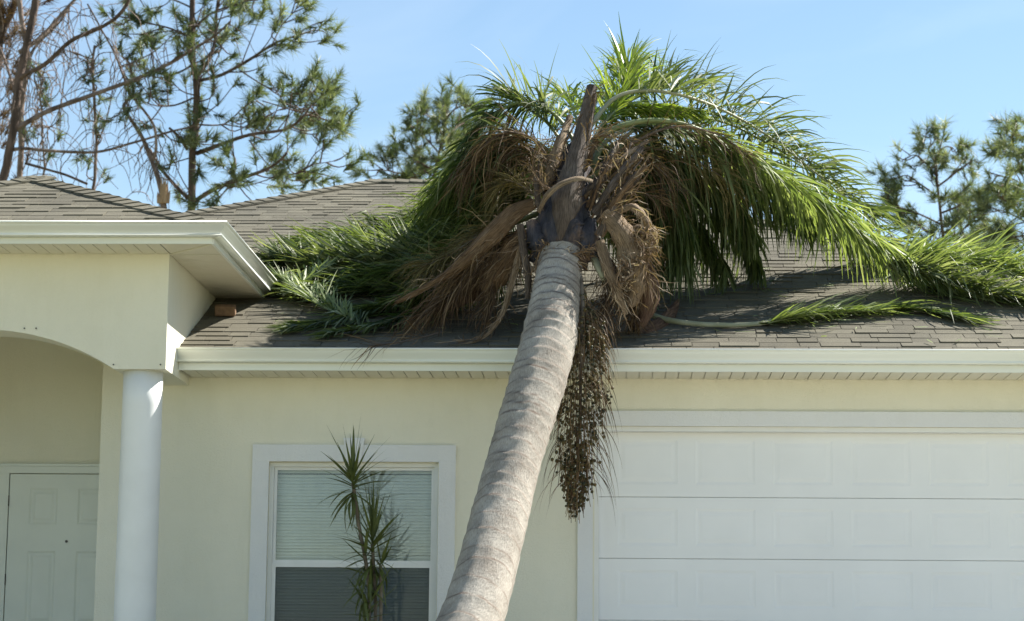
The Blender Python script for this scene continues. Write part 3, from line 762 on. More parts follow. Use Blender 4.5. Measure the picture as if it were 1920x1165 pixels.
frond([P(1120,330,.4), P(1180,270,.6), P(1290,250,.8), P(1400,300,1.2), P(1520,390,1.7), P(1640,450,2.1), P(1770,480,2.2), P(1900,492,2.1)],
      r0=.03, pf=.2, n=360, L=0.672, wd=0.0273, droop=1.5, ang=(70, 40), phi=(-20, 70), mat='leafblue', seed=14)
frond([P(1110,340,.5), P(1160,290,.75), P(1250,300,1.0), P(1330,350,1.2), P(1390,420,1.35), P(1420,490,1.4)],
      r0=.025, pf=.15, n=393, L=0.840, wd=0.0329, droop=2.6, ang=(55, 35), phi=(-60, 20), mat='leaf', seed=15)
frond([P(1100,340,.1), P(1150,300,.2), P(1210,310,.35), P(1260,360,.45), P(1290,430,.5)],
      r0=.025, pf=.15, n=364, L=0.784, wd=0.0299, droop=3.0, ang=(50, 30), phi=(-60, 10), mat='leaf', seed=16)
frond([P(1110,330,.3), P(1170,285,.45), P(1260,290,.6), P(1330,335,.7), P(1385,385,.75), P(1420,440,.8)],
      r0=.025, pf=.15, n=300, L=.85, wd=0.0322, droop=3.4, ang=(55, 35), phi=(-70, 0), mat='leaf', tipL=0.3, seed=61)
frond([P(1110,350,.6), P(1200,310,.9), P(1320,320,1.1), P(1440,380,1.25), P(1540,440,1.3)],
      r0=.025, pf=.15, n=280, L=.75, wd=0.0322, droop=2.8, ang=(55, 35), phi=(-60, 10), mat='leaf', tipL=0.3, seed=62)
frond([P(1130,300,.5), P(1220,225,.8), P(1340,225,1.2), P(1450,275,1.6), P(1560,345,2.0), P(1640,410,2.3)],
      r0=.025, pf=.2, n=320, L=.7, wd=.027, droop=1.6, ang=(75, 45), phi=(-10, 75), mat='leafblue', seed=63)
frond([P(1110,345,.3), P(1170,325,.5), P(1230,355,.6), P(1265,410,.65), P(1280,470,.6)],
      r0=.022, pf=.15, n=330, L=.85, wd=.031, droop=3.2, ang=(55, 35), phi=(-70, 0), mat='leaf', seed=66)
frond([P(1110,370,.7), P(1180,360,1.0), P(1260,380,1.2), P(1320,430,1.3), P(1360,500,1.2)],
      r0=.022, pf=.1, n=380, L=.75, wd=.031, droop=2.8, ang=(55, 35), phi=(-70, 0), mat='leaf', seed=67)
frond([P(1110,400,.5), P(1160,400,.7), P(1210,430,.8), P(1240,490,.8)],
      r0=.022, pf=.1, n=300, L=.6, wd=.030, droop=2.8, ang=(55, 35), phi=(-70, 0), mat='leaf', seed=68)
# lying out to the right on the shingles
frond([RF(1690,480,.30), RF(1760,490,.24), RF(1830,500,.18), RF(1900,515,.12), RF(1990,525,.08)],
      r0=.014, pf=.0, n=460, L=0.6, wd=0.0273, droop=0.6, ang=(60, 35), phi=(0, 85), mat='leafpale', seed=17)
frond([RF(1660,500,.25), RF(1740,515,.20), RF(1820,545,.10), RF(1900,560,.06), RF(1980,570,.05)],
      r0=.014, pf=.0, n=460, L=0.58, wd=0.0273, droop=0.8, ang=(55, 35), phi=(0, 80), mat='leafblue', seed=18)
# long frond fallen along the eave
frond([P(1112,482,-.30), P(1140,532,-.34), RF(1180,570,.09), RF(1235,596,.05), RF(1310,608,.035), RF(1400,609,.03), RF(1470,600,.03), RF(1540,588,.03), RF(1620,582,.03), RF(1700,580,.03), RF(1790,596,.02)],
      r0=.036, r1=.006, pf=.52, n=525, L=0.582, wd=0.0247, droop=.9, ang=(20, 12), phi=(-5, 40), mat='leaf', rmat='rachispale', seed=19, tipL=.8)
frond([RF(1440,606,.04), RF(1480,598,.07), RF(1560,588,.07), RF(1640,584,.06)], r0=.01, pf=0, n=192, L=0.470, wd=0.0234, droop=.5, ang=(22, 14), phi=(20, 80), mat='leafpale', seed=20)
# --- upward spray seen end-on
frond([P(1110,300,.3), P(1130,240,.45), P(1150,205,.65), P(1168,170,.9), P(1176,140,1.15), P(1180,118,1.4)],
      r0=.035, pf=.22, n=330, L=0.56, wd=0.021, droop=1.0, ang=(60, 22), phi=(-10, 70), mat='leafyel', rmat='rachispale', seed=21, tipL=1.0)
frond([P(1100,300,.35), P(1140,220,.6), P(1200,180,.85), P(1250,165,1.1), P(1300,168,1.35)],
      r0=.03, pf=.3, n=170, L=0.582, wd=0.0247, droop=1.1, ang=(70, 40), phi=(0, 80), mat='leafblue', rmat='rachispale', seed=22, tipL=1.0)
frond([P(1105,270,.3), P(1160,205,.45), P(1230,196,.55), P(1300,205,.62)],
      r0=.02, pf=.15, n=420, L=0.470, wd=0.0182, droop=2.0, ang=(50, 30), phi=(-70, 0), mat='leafyel', seed=23)
frond([P(1075,345,.3), P(1085,300,.8), P(1092,285,1.4), P(1100,295,2.0), P(1108,325,2.5)],
      r0=.028, pf=.1, n=420, L=.7, wd=.028, droop=2.0, ang=(68, 40), phi=(-50, 40), mat='leaf', seed=91)
frond([P(1085,350,.3), P(1120,290,.7), P(1165,270,1.2), P(1215,280,1.7), P(1260,320,2.1)],
      r0=.028, pf=.1, n=420, L=.7, wd=.028, droop=2.2, ang=(66, 40), phi=(-50, 40), mat='leaf', seed=92)
frond([P(1070,350,.3), P(1050,300,.7), P(1020,285,1.2), P(985,300,1.7), P(960,340,2.1)],
      r0=.028, pf=.1, n=420, L=.7, wd=.028, droop=2.2, ang=(66, 40), phi=(-50, 40), mat='leaf', seed=93)
frond([P(1090,320,.3), P(1085,240,.6), P(1072,200,.9), P(1062,172,1.2)],
      r0=.025, pf=.3, n=110, L=.5, wd=.022, droop=1.6, ang=(65, 35), phi=(-20, 70), mat='leafyel', seed=94)
frond([P(1115,330,.2), P(1180,262,.35), P(1270,250,.5), P(1370,290,.9), P(1470,350,1.4), P(1570,420,1.8), P(1670,490,2.0), P(1760,535,1.5)],
      r0=.028, pf=.3, n=600, L=.62, wd=.025, droop=1.6, ang=(40, 20), phi=(-30, 40), mat='leafpale', tipL=1.0, seed=95)
# --- up-left
frond([P(1085,280,.20), P(1050,225,.25), P(1010,200,.3), P(960,200,.32), P(915,222,.32), P(880,262,.32)],
      r0=.03, pf=.2, n=170, L=0.627, wd=0.0273, droop=2.0, ang=(72, 40), phi=(-15, 55), mat='leaf', seed=24)
frond([P(1075,300,.3), P(1030,235,.35), P(990,205,.4), P(965,190,.45)],
      r0=.028, pf=.25, n=90, L=0.616, wd=0.0273, droop=1.8, ang=(70, 40), phi=(0, 70), mat='leafblue', seed=25, tipL=1.0)
frond([P(1065,320,.3), P(1000,262,.3), P(940,255,.3), P(890,290,.45), P(850,340,.9), P(815,400,1.5)],
      r0=.03, pf=.2, n=525, L=0.694, wd=0.0260, droop=2.2, ang=(52, 28), phi=(-45, 20), mat='leaf', seed=26)
frond([P(1040,345,.15), P(1000,328,.12), P(940,362,.4), P(880,398,.9), P(820,420,1.5), P(750,440,2.1), P(690,462,2.4)],
      r0=.028, r1=.006, pf=.2, n=525, L=0.672, wd=0.0260, droop=1.2, ang=(50, 26), phi=(-45, 25), mat='leaf', rmat='rachisgreen', seed=27)
frond([P(1040,350,.3), P(980,330,.4), P(910,370,.7), P(860,430,1.0), P(830,490,1.1)],
      r0=.025, pf=.2, n=455, L=0.694, wd=0.0260, droop=2.4, ang=(50, 30), phi=(-50, 20), mat='leaf', seed=28)
frond([P(1050,350,.4), P(1000,290,.4), P(930,300,.5), P(870,350,1.0), P(820,410,1.6), P(780,460,2.1)],
      r0=.025, pf=.15, n=480, L=.7, wd=.027, droop=2.2, ang=(52, 30), phi=(-50, 25), mat='leaf', seed=64)
frond([P(1040,380,.3), P(960,380,.35), P(880,420,.8), P(800,460,1.4), P(730,488,1.8)],
      r0=.025, pf=.15, n=480, L=.6, wd=.027, droop=1.8, ang=(52, 30), phi=(-50, 30), mat='leaf', seed=65)
frond([P(1040,345,.4), P(965,335,1.2), P(885,372,2.0), P(805,406,2.8), P(725,428,3.2), RF(640,444,.16), RF(560,458,.08)],
      r0=.025, pf=.2, n=620, L=.62, wd=.026, droop=1.5, ang=(62, 40), phi=(-20, 70), mat='leafblue', seed=81)
frond([P(1030,400,.1), P(960,440,.4), RF(880,490,.45), RF(800,505,.30), RF(720,515,.2), RF(640,520,.12), RF(570,525,.08)],
      r0=.022, pf=.15, n=620, L=.55, wd=.025, droop=1.6, ang=(55, 35), phi=(-20, 60), mat='leaf', seed=82)
frond([P(1020,420,.0), P(960,470,.2), RF(890,530,.30), RF(820,550,.20), RF(750,565,.12), RF(680,580,.06)],
      r0=.022, pf=.1, n=520, L=.5, wd=.024, droop=1.8, ang=(50, 30), phi=(-30, 40), mat='leaf', seed=83)
frond([P(1040,330,.2), P(985,290,.3), P(920,300,.35), P(860,345,.7), P(810,390,1.3)],
      r0=.022, pf=.15, n=420, L=.66, wd=.026, droop=1.9, ang=(66, 40), phi=(-30, 60), mat='leaf', seed=84)
spray([P(980,400,.0), P(910,430,.15), P(850,470,.3), P(800,520,.3)], 340, .5, .35, 2.0, 'strandolive', seed=85, pull=(-.2,0,-.1))
frond([P(1010,430,-.1), P(950,490,.05), RF(870,560,.14), RF(780,588,.09), RF(700,610,.06), RF(620,626,.04)],
      r0=.02, pf=.2, n=420, L=.45, wd=.024, droop=1.4, ang=(40, 22), phi=(-20, 45), mat='leaf', seed=87)
# --- left, lying toward the porch gutter
frond([P(1010,400,.02), P(950,425,.25), P(880,455,.65), P(800,478,1.2), RF(720,492,.22), RF(640,500,.14), RF(570,502,.08), RF(520,498,.05)],
      r0=.030, r1=.006, pf=.22, n=620, L=0.515, wd=0.0338, droop=.7, ang=(68, 45), phi=(25, 85), sides=(1, -1), mat='leafblue', rmat='rachis', seed=29, tipL=.8)
frond([RF(860,470,.30), RF(760,470,.22), RF(660,470,.16), RF(580,480,.10), RF(520,500,.06)],
      r0=.014, pf=.0, n=620, L=0.470, wd=0.0312, droop=.9, ang=(60, 40), phi=(0, 75), mat='leaf', seed=30)
frond([P(995,392,-.02), P(925,432,-.06), P(865,486,-.05), P(800,535,.0), RF(730,572,.05), RF(660,590,.05), RF(600,606,.03), RF(560,612,.03)],
      r0=.020, r1=.005, pf=.42, n=455, L=0.560, wd=0.0247, droop=1.3, ang=(30, 18), phi=(-30, 30), mat='leaf', rmat='rachis', seed=31)
frond([RF(800,545,.10), RF(720,545,.08), RF(640,545,.07), RF(570,550,.06), RF(530,545,.05)],
      r0=.012, pf=.0, n=420, L=0.538, wd=0.0260, droop=.9, ang=(35, 25), phi=(-10, 50), mat='leaf', seed=32)
frond([RF(660,600,.04), RF(600,572,.06), RF(555,545,.08), RF(530,530,.12)],
      r0=.012, pf=.0, n=245, L=0.403, wd=0.0260, droop=.5, ang=(45, 30), phi=(10, 70), mat='leafpale', rmat='rachispale', seed=33)
frond([RF(530,555,.05), RF(575,525,.14), RF(620,492,.20)], r0=.013, r1=.008, pf=.1, n=87, L=0.336, wd=0.0234, droop=.5, ang=(40, 30), phi=(0, 60), mat='leafpale', rmat='rachispale', seed=34)

# --- flower sprays and dry strands
spray([P(1030,300,-.05), P(1000,262,-.08), P(950,248,-.10), P(905,275,-.05), P(880,310,.0)], 300, .52, .35, 2.6, 'strand', seed=41)
spray([P(1040,320,-.02), P(1005,285,.0), P(965,280,.05), P(930,320,.1)], 260, .5, .4, 2.8, 'strand', seed=42)
spray([P(1000,430,-.1), P(940,450,-.12), P(890,490,-.1), P(850,530,-.08)], 520, .62, .25, 2.2, 'strand', seed=43, pull=(-.5,-.15,-.25))
spray([P(1000,450,-.05), P(930,480,-.05), P(860,540,-.1), P(790,590,-.2)], 420, .50, .2, 1.6, 'strand', seed=44, pull=(-.35,-.15,-.2))
spray([P(960,400,.05), P(900,440,.1), P(840,480,.15), P(790,500,.2)], 300, .42, .4, 1.8, 'strandolive', seed=45)
spray([P(1120,310,.15), P(1190,280,.22), P(1260,285,.28), P(1320,310,.34), P(1370,345,.4)], 260, .62, .33, 2.9, 'strandolive', seed=46)
spray([P(1110,320,.1), P(1170,295,.12), P(1220,305,.12), P(1260,340,.15)], 160, .55, .35, 3.0, 'strand', seed=47)
spray([P(1150,290,.1), P(1250,240,.12), P(1340,250,.15), P(1400,290,.2)], 170, .4, .35, 2.0, 'strand', seed=48)
spray([P(1120,500,-.35), P(1140,540,-.4), P(1130,590,-.45)], 320, .35, .5, 2.2, 'strand', seed=49)
spray([P(1020,300,-.05), P(1010,330,-.12), P(1030,370,-.2)], 170, .24, .6, 1.2, 'fibre', wd=.006, seed=50, name='fibre_tuft', rmat='husk')
spray([P(1090,380,-.25), P(1130,340,-.2), P(1180,310,-.15)], 170, .22, .6, 1.2, 'fibre', wd=.006, seed=51, name='fibre_tuft', rmat='husk')
spray([P(1140,400,-.35), P(1175,430,-.4), P(1205,470,-.4), P(1215,520,-.38)], 240, .30, .55, 1.6, 'fibre', wd=.007, seed=52, name='fibre_tuft', rmat='husk')
spray([P(985,430,-.3), P(975,470,-.3), P(990,520,-.28)], 150, .26, .4, 2.0, 'fibre', wd=.006, seed=53, name='fibre_tuft', rmat='husk')

spray([P(1000,440,-.15), P(960,470,-.15), P(930,520,-.12), P(920,570,-.15)], 420, .45, .35, 2.0, 'strand', seed=71, pull=(-.2,-.1,-.2))
spray([P(1100,470,-.2), P(1140,510,-.2), P(1180,550,-.2), P(1190,590,-.2)], 420, .36, .45, 2.0, 'strand', seed=72)
spray([P(1110,420,-.25), P(1150,380,-.15), P(1190,360,-.05), P(1230,370,.0)], 190, .42, .4, 2.4, 'strand', seed=73)
spray([P(1020,380,-.15), P(980,350,-.05), P(950,340,.0), P(930,370,.05)], 300, .40, .4, 2.2, 'strandolive', seed=74)
spray([P(1060,300,-.1), P(1090,270,-.05), P(1130,255,.0), P(1180,262,.05)], 240, .30, .5, 1.6, 'fibre', wd=.006, seed=75, name='fibre_tuft', rmat='husk')
spray([P(1020,470,-.42), P(1050,478,-.47), P(1085,474,-.46), P(1110,465,-.42)], 170, .12, .7, 1.5, 'fibre', wd=.006, r0=.006, seed=76, name='fibre_tuft', rmat='husk')
spray([P(1040,360,-.40), P(1010,340,-.3), P(1000,300,-.2), P(1030,260,-.1)], 200, .22, .6, 1.2, 'fibre', wd=.006, seed=77, name='fibre_tuft', rmat='husk')
spray([RF(830,622,.05), RF(760,640,.05), RF(690,648,.04)], 46, .42, .2, 1.2, 'strand', seed=86, pull=(-.3,-1.1,-.1), r0=.006)
# --- leaf bases, boots, torn petioles, spathes
def boot(pts, ws, cup, mat='boot', name='leaf_base', **k):
    o = ppart(blade(pts, ws, cup, **k), name, mat)
    if name == 'leaf_base' or k.get('ragged', 0) <= 0: return o
    st_ = random.getstate(); random.seed(int(k.get('seed', 0))*7+3); fb_ = MB(); c = crom([Vector(p) for p in pts], 20); up = k.get('upv', Vector((0,-1,.4)))
    for j in range(46 if name != 'torn_petiole' else 9):
        q = random.random()**.6; i = min(int(q*19), 18); T = (c[i+1]-c[i]).normalized(); Bv = T.cross(up).normalized(); w_ = interp(ws, q); sd = random.choice((-1, 1))
        p = c[i]+Bv*(sd*w_*random.uniform(.5, .95))+up.normalized()*.008
        leaflet(fb_, p, T*random.uniform(.5, 1)+Bv*sd*random.uniform(0, .5)+rv(.22), random.uniform(.05, .2), random.uniform(.004, .011), 1.5, rv(1), seg=5, rnd=random.random(), wob=.25)
    fm_ = fb_.build('frayed_fibres', M['fibre' if mat in ('huskpale', 'husk') else 'strand'], o, fix=False)
    fm_.data.transform(Matrix.Translation(-PB)); fm_['kind'] = 'stuff'; random.setstate(st_)
    return o
def bulb(pts, rs, mat, name='leaf_base', flat=.8):
    b = MB(); n = 26; c = crom([Vector(p) for p in pts], n); rr = [interp(rs, i/(n-1)) for i in range(n)]
    b.tube(c, rr, 22, flat); L = 0; uv = []
    for i in range(n):
        for j in range(22):
            v = Vector(b.v[i*22+j]); v += (v-c[i])*(.30*noise.noise(v*8)+.18*noise.noise(v*20)); b.v[i*22+j] = tuple(v); uv.append((j/22*6.28*.1, i*.03))
    b.uv = uv; return ppart(b, name, mat)
# core of the crown shaft
bulb([P(1056,482,-.28), P(1058,440,-.24), P(1062,390,-.14), P(1072,330,0), P(1085,280,.15)], [.15, .20, .19, .15, .10], 'boot', 'crown_shaft', .95)
boot([P(1062,486,-.36), P(1058,455,-.43), P(1055,415,-.47), P(1062,370,-.44), P(1070,335,-.38)], [.13, .175, .175, .15, .12], [.8,.9,.9,.9,.8], 'boot', m_=15, n=40, thick=.03, ragged=.22, seed=41)
boot([P(1040,490,-.30), P(1014,470,-.38), P(1000,444,-.40), P(994,412,-.34)], [.10, .13, .115, .05], [.8,1,1.1,.9], 'boot', m_=13, n=34, thick=.03, ragged=.5, seed=42, upv=Vector((-.5,-1,.3)))
boot([P(1076,488,-.32), P(1100,468,-.39), P(1110,440,-.40), P(1112,408,-.34)], [.10, .125, .115, .05], [.8,1,1.1,.9], 'boot', m_=13, n=34, thick=.03, ragged=.5, seed=43, upv=Vector((.5,-1,.3)))
boot([P(1022,492,-.36), P(1045,486,-.44), P(1075,486,-.45), P(1100,478,-.40)], [.035, .05, .05, .03], .5, 'rust', 'sheath_strap', m_=7, n=30, thick=.012, ragged=1.2, seed=44)
# broken petiole standing up
boot([P(1050,450,-.46), P(1056,405,-.51), P(1062,365,-.50), P(1072,320,-.43), P(1084,270,-.34), P(1096,215,-.26), P(1110,158,-.18)], [.012, .10, .14, .105, .070, .054, .047], [.9,.9,.9,.9,.9,.9,.8], 'huskgrey', 'broken_petiole', m_=13, n=44, thick=.035, ragged=.16, seed=2)
boot([P(1082,340,-.36), P(1094,290,-.32), P(1104,240,-.27), P(1116,175,-.20)], [.04, .034, .028, .018], .9, 'huskgrey', 'broken_petiole', thick=.02, seed=4, ragged=.3)
# torn petiole stumps at right
for k, (a, b_, w0, w1, mt) in enumerate((((1112,400,-.36), (1205,275,-.25), .05, .035, 'huskgrey'), ((1105,390,-.3), (1160,262,-.15), .05, .02, 'huskgrey'), ((1125,420,-.40), (1212,310,-.35), .045, .03, 'husk'),
                                  ((1100,360,-.28), (1215,262,-.05), .04, .025, 'huskpale'), ((1020,350,-.25), (1070,215,.05), .07, .05, 'huskpale'), ((1120,440,-.42), (1195,322,-.30), .05, .06, 'huskgrey'),
                                  ((1010,390,-.30), (1003,320,-.25), .035, .015, 'huskgrey'), ((1085,330,-.1), (1130,250,.05), .05, .035, 'husk'))):
    A_, B_ = P(*a), P(*b_); mid = (A_+B_)/2+Vector((0, -.04, .03))
    for e in range(3):
        dv = rv(.02); boot([A_+dv, lerp(A_, B_, .5)+dv+rv(.02), B_+dv*2+rv(.04)], [w0*.3, w0*.25, .004], 1.2, random.choice(('husk', 'huskgrey', 'huskpale')), 'torn_petiole', ragged=.5, seed=k*9+e, thick=.006, n=16, m_=5)
    boot([A_, mid, B_], [w0*.8, w0*.62, w1*.6], 1.0, mt, 'torn_petiole', ragged=.8, seed=k*3+1, thick=.012)
# brown strap lying round the core
boot([P(1008,395,-.40), P(1022,368,-.56), P(1050,345,-.60), P(1085,333,-.55), P(1112,338,-.45)], [.035, .03, .026, .024, .02], .6, 'huskpale', 'sheath_strap', thick=.012)
# broad brown petiole base to the left, running into the green rachis
boot([P(1002,378,-.22), P(965,395,-.24), P(925,432,-.25), P(880,475,-.20), P(835,512,-.14), P(790,540,-.08), P(740,566,.0)], [.05, .085, .095, .075, .048, .032, .022], [.5,.5,.6,.7,.9,1.1,1.2], 'husk', 'petiole', n=44, thick=.02, ragged=.06, seed=9)
# hanging sheaths below the crown at left
boot([P(985,430,-.22), P(955,470,-.22), P(925,510,-.18), P(905,545,-.12)], [.06, .12, .13, .08], .6, 'husk', 'sheath', ragged=.25, seed=12)
boot([P(975,450,-.05), P(940,490,-.05), P(880,540,.0), P(815,575,.05)], [.08, .14, .12, .05], .5, 'rust', 'sheath', ragged=.2, seed=13)
boot([P(985,440,-.3), P(965,510,-.32), P(940,590,-.33), P(900,635,-.36), P(830,651,-.42)], [.03, .03, .022, .016, .006], .7, 'huskpale', 'sheath_strap', ragged=.15, seed=14, thick=.01)
boot([P(975,420,-.38), P(982,470,-.36), P(990,520,-.34), P(988,560,-.32)], [.03, .035, .03, .02], .8, 'huskgrey', 'sheath_strap', seed=15, thick=.012)
# big curled sheath at right
boot([P(1135,395,-.42), P(1165,425,-.46), P(1185,475,-.46), P(1192,530,-.44), P(1180,575,-.40)], [.05, .10, .12, .10, .03], [.6,.9,1.1,1.2,1.0], 'huskpale', 'sheath', ragged=.3, seed=21, n=40)
boot([P(1150,400,-.38), P(1185,385,-.42), P(1210,410,-.42), P(1218,450,-.40)], [.03, .04, .035, .015], .9, 'huskpale', 'sheath_strap', ragged=.3, seed=22)
boot([P(1160,430,-.36), P(1205,425,-.38), P(1226,435,-.36), P(1228,465,-.34)], [.03, .035, .03, .012], 1.0, 'huskpale', 'sheath_strap', ragged=.4, seed=23)
boot([P(1125,450,-.44), P(1140,500,-.48), P(1160,550,-.48), P(1175,590,-.44)], [.04, .05, .045, .02], .8, 'huskpale', 'sheath', ragged=.15, seed=24)
boot([P(1170,440,-.30), P(1205,500,-.28), P(1215,560,-.28), P(1200,610,-.30)], [.06, .11, .10, .03], .9, 'rust', 'sheath', ragged=.2, seed=25)
# woody spathe resting on the shingles
boot([RF(1180,600,.12), RF(1215,606,.06), RF(1245,588,.07), RF(1272,560,.12)], [.04, .10, .09, .012], 1.1, 'rust', 'spathe', upv=Vector((0,-.3,1)), seed=31, thick=.016)
boot([P(1125,470,-.36), P(1150,500,-.30), P(1160,540,-.25)], [.04, .035, .02], .8, 'huskgrey', 'torn_petiole', seed=33, ragged=.3, thick=.014)
# curly fibre ribbons
def curls(c0, n, R_, seed):
    random.seed(seed); b = MB()
    for k in range(n):
        p = c0+Vector((random.uniform(-R_, R_), random.uniform(-.06, .06), random.uniform(-R_*1.6, R_*1.6))); a = random.uniform(0, 6.28); r_ = random.uniform(.02, .055); w_ = random.uniform(.004, .012); ax = rv(1).normalized()
        e1 = ax.orthogonal().normalized(); e2 = ax.cross(e1); m_ = 9; sp_ = random.uniform(.02, .09); i0 = len(b.v); rn = random.random()
        for q in range(m_):
            th = a+q/(m_-1)*random.uniform(2.2, 5); pt = p+(e1*math.cos(th)+e2*math.sin(th))*r_+ax*sp_*q/(m_-1)+Vector((0,0,-.09))*(q/(m_-1))
            b.v += [tuple(pt-ax*w_*.5), tuple(pt+ax*w_*.5)]; b.at += [rn, rn]
        for q in range(m_-1): s = i0+2*q; b.f.append((s, s+1, s+3, s+2))
    return ppart(b, 'fibre_curls', 'fibre', kind='stuff')
curls(P(1205,450,-.42), 70, .09, 1); curls(P(1175,500,-.50), 50, .08, 2); curls(P(1150,330,-.28), 60, .13, 3); curls(P(1020,330,-.22), 50, .12, 4); curls(P(1010,470,-.45), 24, .08, 5)

# --- fruit bunch hanging in front of the gutter
random.seed(99)
fb = empty('fruit_bunch'); fb.parent = palm
axis = crom([P(1088,520,-.48), P(1092,580,-.66), P(1090,650,-.76), P(1088,760,-.78), P(1082,870,-.78), P(1076,958,-.78)], 60)
ppart(MB().tube(axis, [lerp(.022, .004, i/59) for i in range(60)], 8), 'stalk', 'stem', fb)
bm = bmesh.new(); bmesh.ops.create_icosphere(bm, subdivisions=1, radius=.0135); fm = bpy.data.meshes.new('fruit'); bm.to_mesh(fm); bm.free()
fm.polygons.foreach_set('use_smooth', [True]*len(fm.polygons)); fm.materials.append(M['fruit'])
lb = MB(); spots = []
for k in range(520):
    s = random.random()**.9*.83+.08; x = s*59; i = min(int(x), 58); p = axis[i].copy()
    R_ = interp([.03, .06, .11, .17, .205, .215, .20, .16, .11, .06, .02], s)
    th = random.uniform(0, 6.28); o_ = Vector((math.cos(th), math.sin(th)*.75, 0))*R_*math.sqrt(random.uniform(.12, 1.1)); L_ = random.uniform(.16, .34)*(1.15-.5*s)
    q = [p, p+o_*.75+Vector((0,0,-.02)), p+o_*1.0+Vector((0,0,-.35*L_)), p+o_*1.02+Vector((0,0,-.75*L_)), p+o_*1.1+rv(.012)+Vector((0,0,-1.15*L_))]
    c = crom(q, 8); i0 = len(lb.v); rn = random.random()
    for pt in c: lb.v += [tuple(pt+Vector((-.0022,0,0))), tuple(pt+Vector((.0022,.001,0)))]; lb.at += [rn, rn]
    for j in range(7): a = i0+2*j; lb.f.append((a, a+1, a+3, a+2))
    for j in range(random.choice((2, 2, 3, 3))): spots.append(lerp(c[2], c[6], random.random())+rv(.022))
for k in range(190):       # longer bare strands round the outside
    s = random.uniform(.1, .85); p = axis[int(s*59)]; sx = random.choice((-1, 1)); leaflet(lb, p+Vector((sx*.05,0,0)), Vector((sx*random.uniform(.3, .9), random.uniform(-.5, .3), -.4)), random.uniform(.2, .6), .0062, 4.0, rv(1), seg=8, rnd=random.random())
ppart(lb, 'strands', 'strand', fb, kind='stuff')
random.shuffle(spots)
for p in spots[:295]:
    o = link('fruit', fm, fb); o.location = p-PB; s = random.uniform(.75, 1.2); o.scale = (s, s, s*1.15)
fr_ = MB()
for p in spots[295:]:
    k = len(fr_.v); s = random.uniform(.75, 1.2); fr_.v += [tuple(p+v.co*s) for v in fm.vertices]; fr_.f += [tuple(k+j for j in f_.vertices) for f_ in fm.polygons]
ppart(fr_, 'fruits', 'fruit', fb, kind='stuff')

# ------------------------------------------------------------------ cordyline in front of the window
random.seed(5)
c0 = P(690, 1165, -.65)
cord = empty('cordyline_plant', (c0.x, -.65, -.12), 'tall dark spiky cordyline plant growing in front of the window', 'plant')
CB = cord.location.copy()
def canes(pts, r_):
    b = MB().tube([Vector(p)-CB for p in crom([Vector(p) for p in pts], 16)], [r_]*16, 9); b.build('stem', M['stem'], cord, smooth=True)
canes([(c0.x,-.65,-.14), P(692,1165,-.65), P(690,1080,-.65), P(672,980,-.65), P(662,905,-.65)], .014)
canes([(c0.x+.05,-.62,-.14), P(704,1165,-.62), P(702,1090,-.62), P(698,1020,-.62)], .013)
canes([(c0.x+.1,-.66,-.14), P(714,1165,-.66), P(714,1060,-.66)], .013)
lvar = []
for k in range(6):
    b = MB(); dr = (.0, .15, .35, .7, 1.2, 2.2)[k]; d = Vector((1,0,.0)); p = Vector((0,0,0)); n = 8
    for i in range(n+1):
        q = i/n; w_ = .020*(.55+1.2*q if q < .35 else 1-(q-.35)*1.5); w_ = max(w_, .001)
        b.v += [tuple(p+Vector((0,-w_/2,.2*w_))), tuple(p), tuple(p+Vector((0,w_/2,.2*w_)))]; b.at += [random.random()*.3+.25]*3
        d = (d+Vector((0,0,-dr/n))).normalized(); p = p+d/n
    for i in range(n):
        a = 3*i; b.f += [(a, a+1, a+4, a+3), (a+1, a+2, a+5, a+4)]
    me = bpy.data.meshes.new('leaf'); me.from_pydata([tuple(Vector((v[0], v[1], v[2]))) for v in b.v], [], b.f)
    a = me.attributes.new('rnd', 'FLOAT', 'POINT'); a.data.foreach_set('value', b.at); me.materials.append(M['cordy']); lvar.append(me)
def rosette(px, py, Y, n, L, h, lo=-40, hi=88):
    c = P(px, py, Y)
    for k in range(n):
        q = (k+.5)/n; el = rad(lerp(hi, lo, q**.9)+random.gauss(0, 6)); az = k*2.39996+random.gauss(0, .3)
        o = link('leaf', lvar[min(5, max(0, int(q*5.5+random.uniform(-.8, .8))))], cord)
        o.location = c+Vector((0, 0, h*(.5-q)))-CB; o.rotation_euler = (random.uniform(-.4, .4), -el, az); s = L*random.uniform(.75, 1.1)*(1-.25*q); o.scale = (s, random.uniform(1.15, 1.6), s)
rosette(662, 912, -.65, 58, .43, .20, -30, 88)
rosette(698, 1035, -.62, 60, .46, .28)
rosette(684, 1085, -.65, 30, .36, .40, -60, 75)
rosette(690, 1165, -.66, 30, .38, .36, -50, 80)
rosette(714, 1062, -.66, 12, .30, .06, -20, 80)

# ------------------------------------------------------------------ pines behind the house
def zpx(pts, Y, dY=0.0):
    """traced limb: photo points at depth Y, drifting by dY along its length"""
    n = len(pts); return [P(x/2.743, y/2.743, Y+dY*i/max(1, n-1)) for i, (x, y) in enumerate(pts)]
def limb(root, base, pts, r0, r1, mat, name='branch', wig=.03):
    r0 *= .52; r1 *= .6; even = [pts[0]]
    for p in pts[1:]:
        k = max(1, int((p-even[-1]).length/.9)); a = even[-1]; even += [lerp(a, p, (i+1)/k) for i in range(k)]
    pts = even
    n = max(10, len(pts)*4); c = crom(pts, n); c = [p+Vector((noise.noise(p*1.7), noise.noise(p*1.7+Vector((5,5,5))), noise.noise(p*1.7+Vector((9,1,3)))))*wig*(i/n) for i, p in enumerate(c)]
    b = MB().tube([p-base for p in c], [lerp(r0, r1, i/(n-1))*(1+.12*noise.noise(p*6)) for i, p in enumerate(c)], 9)
    b.build(name, M[mat], root, smooth=True); return c
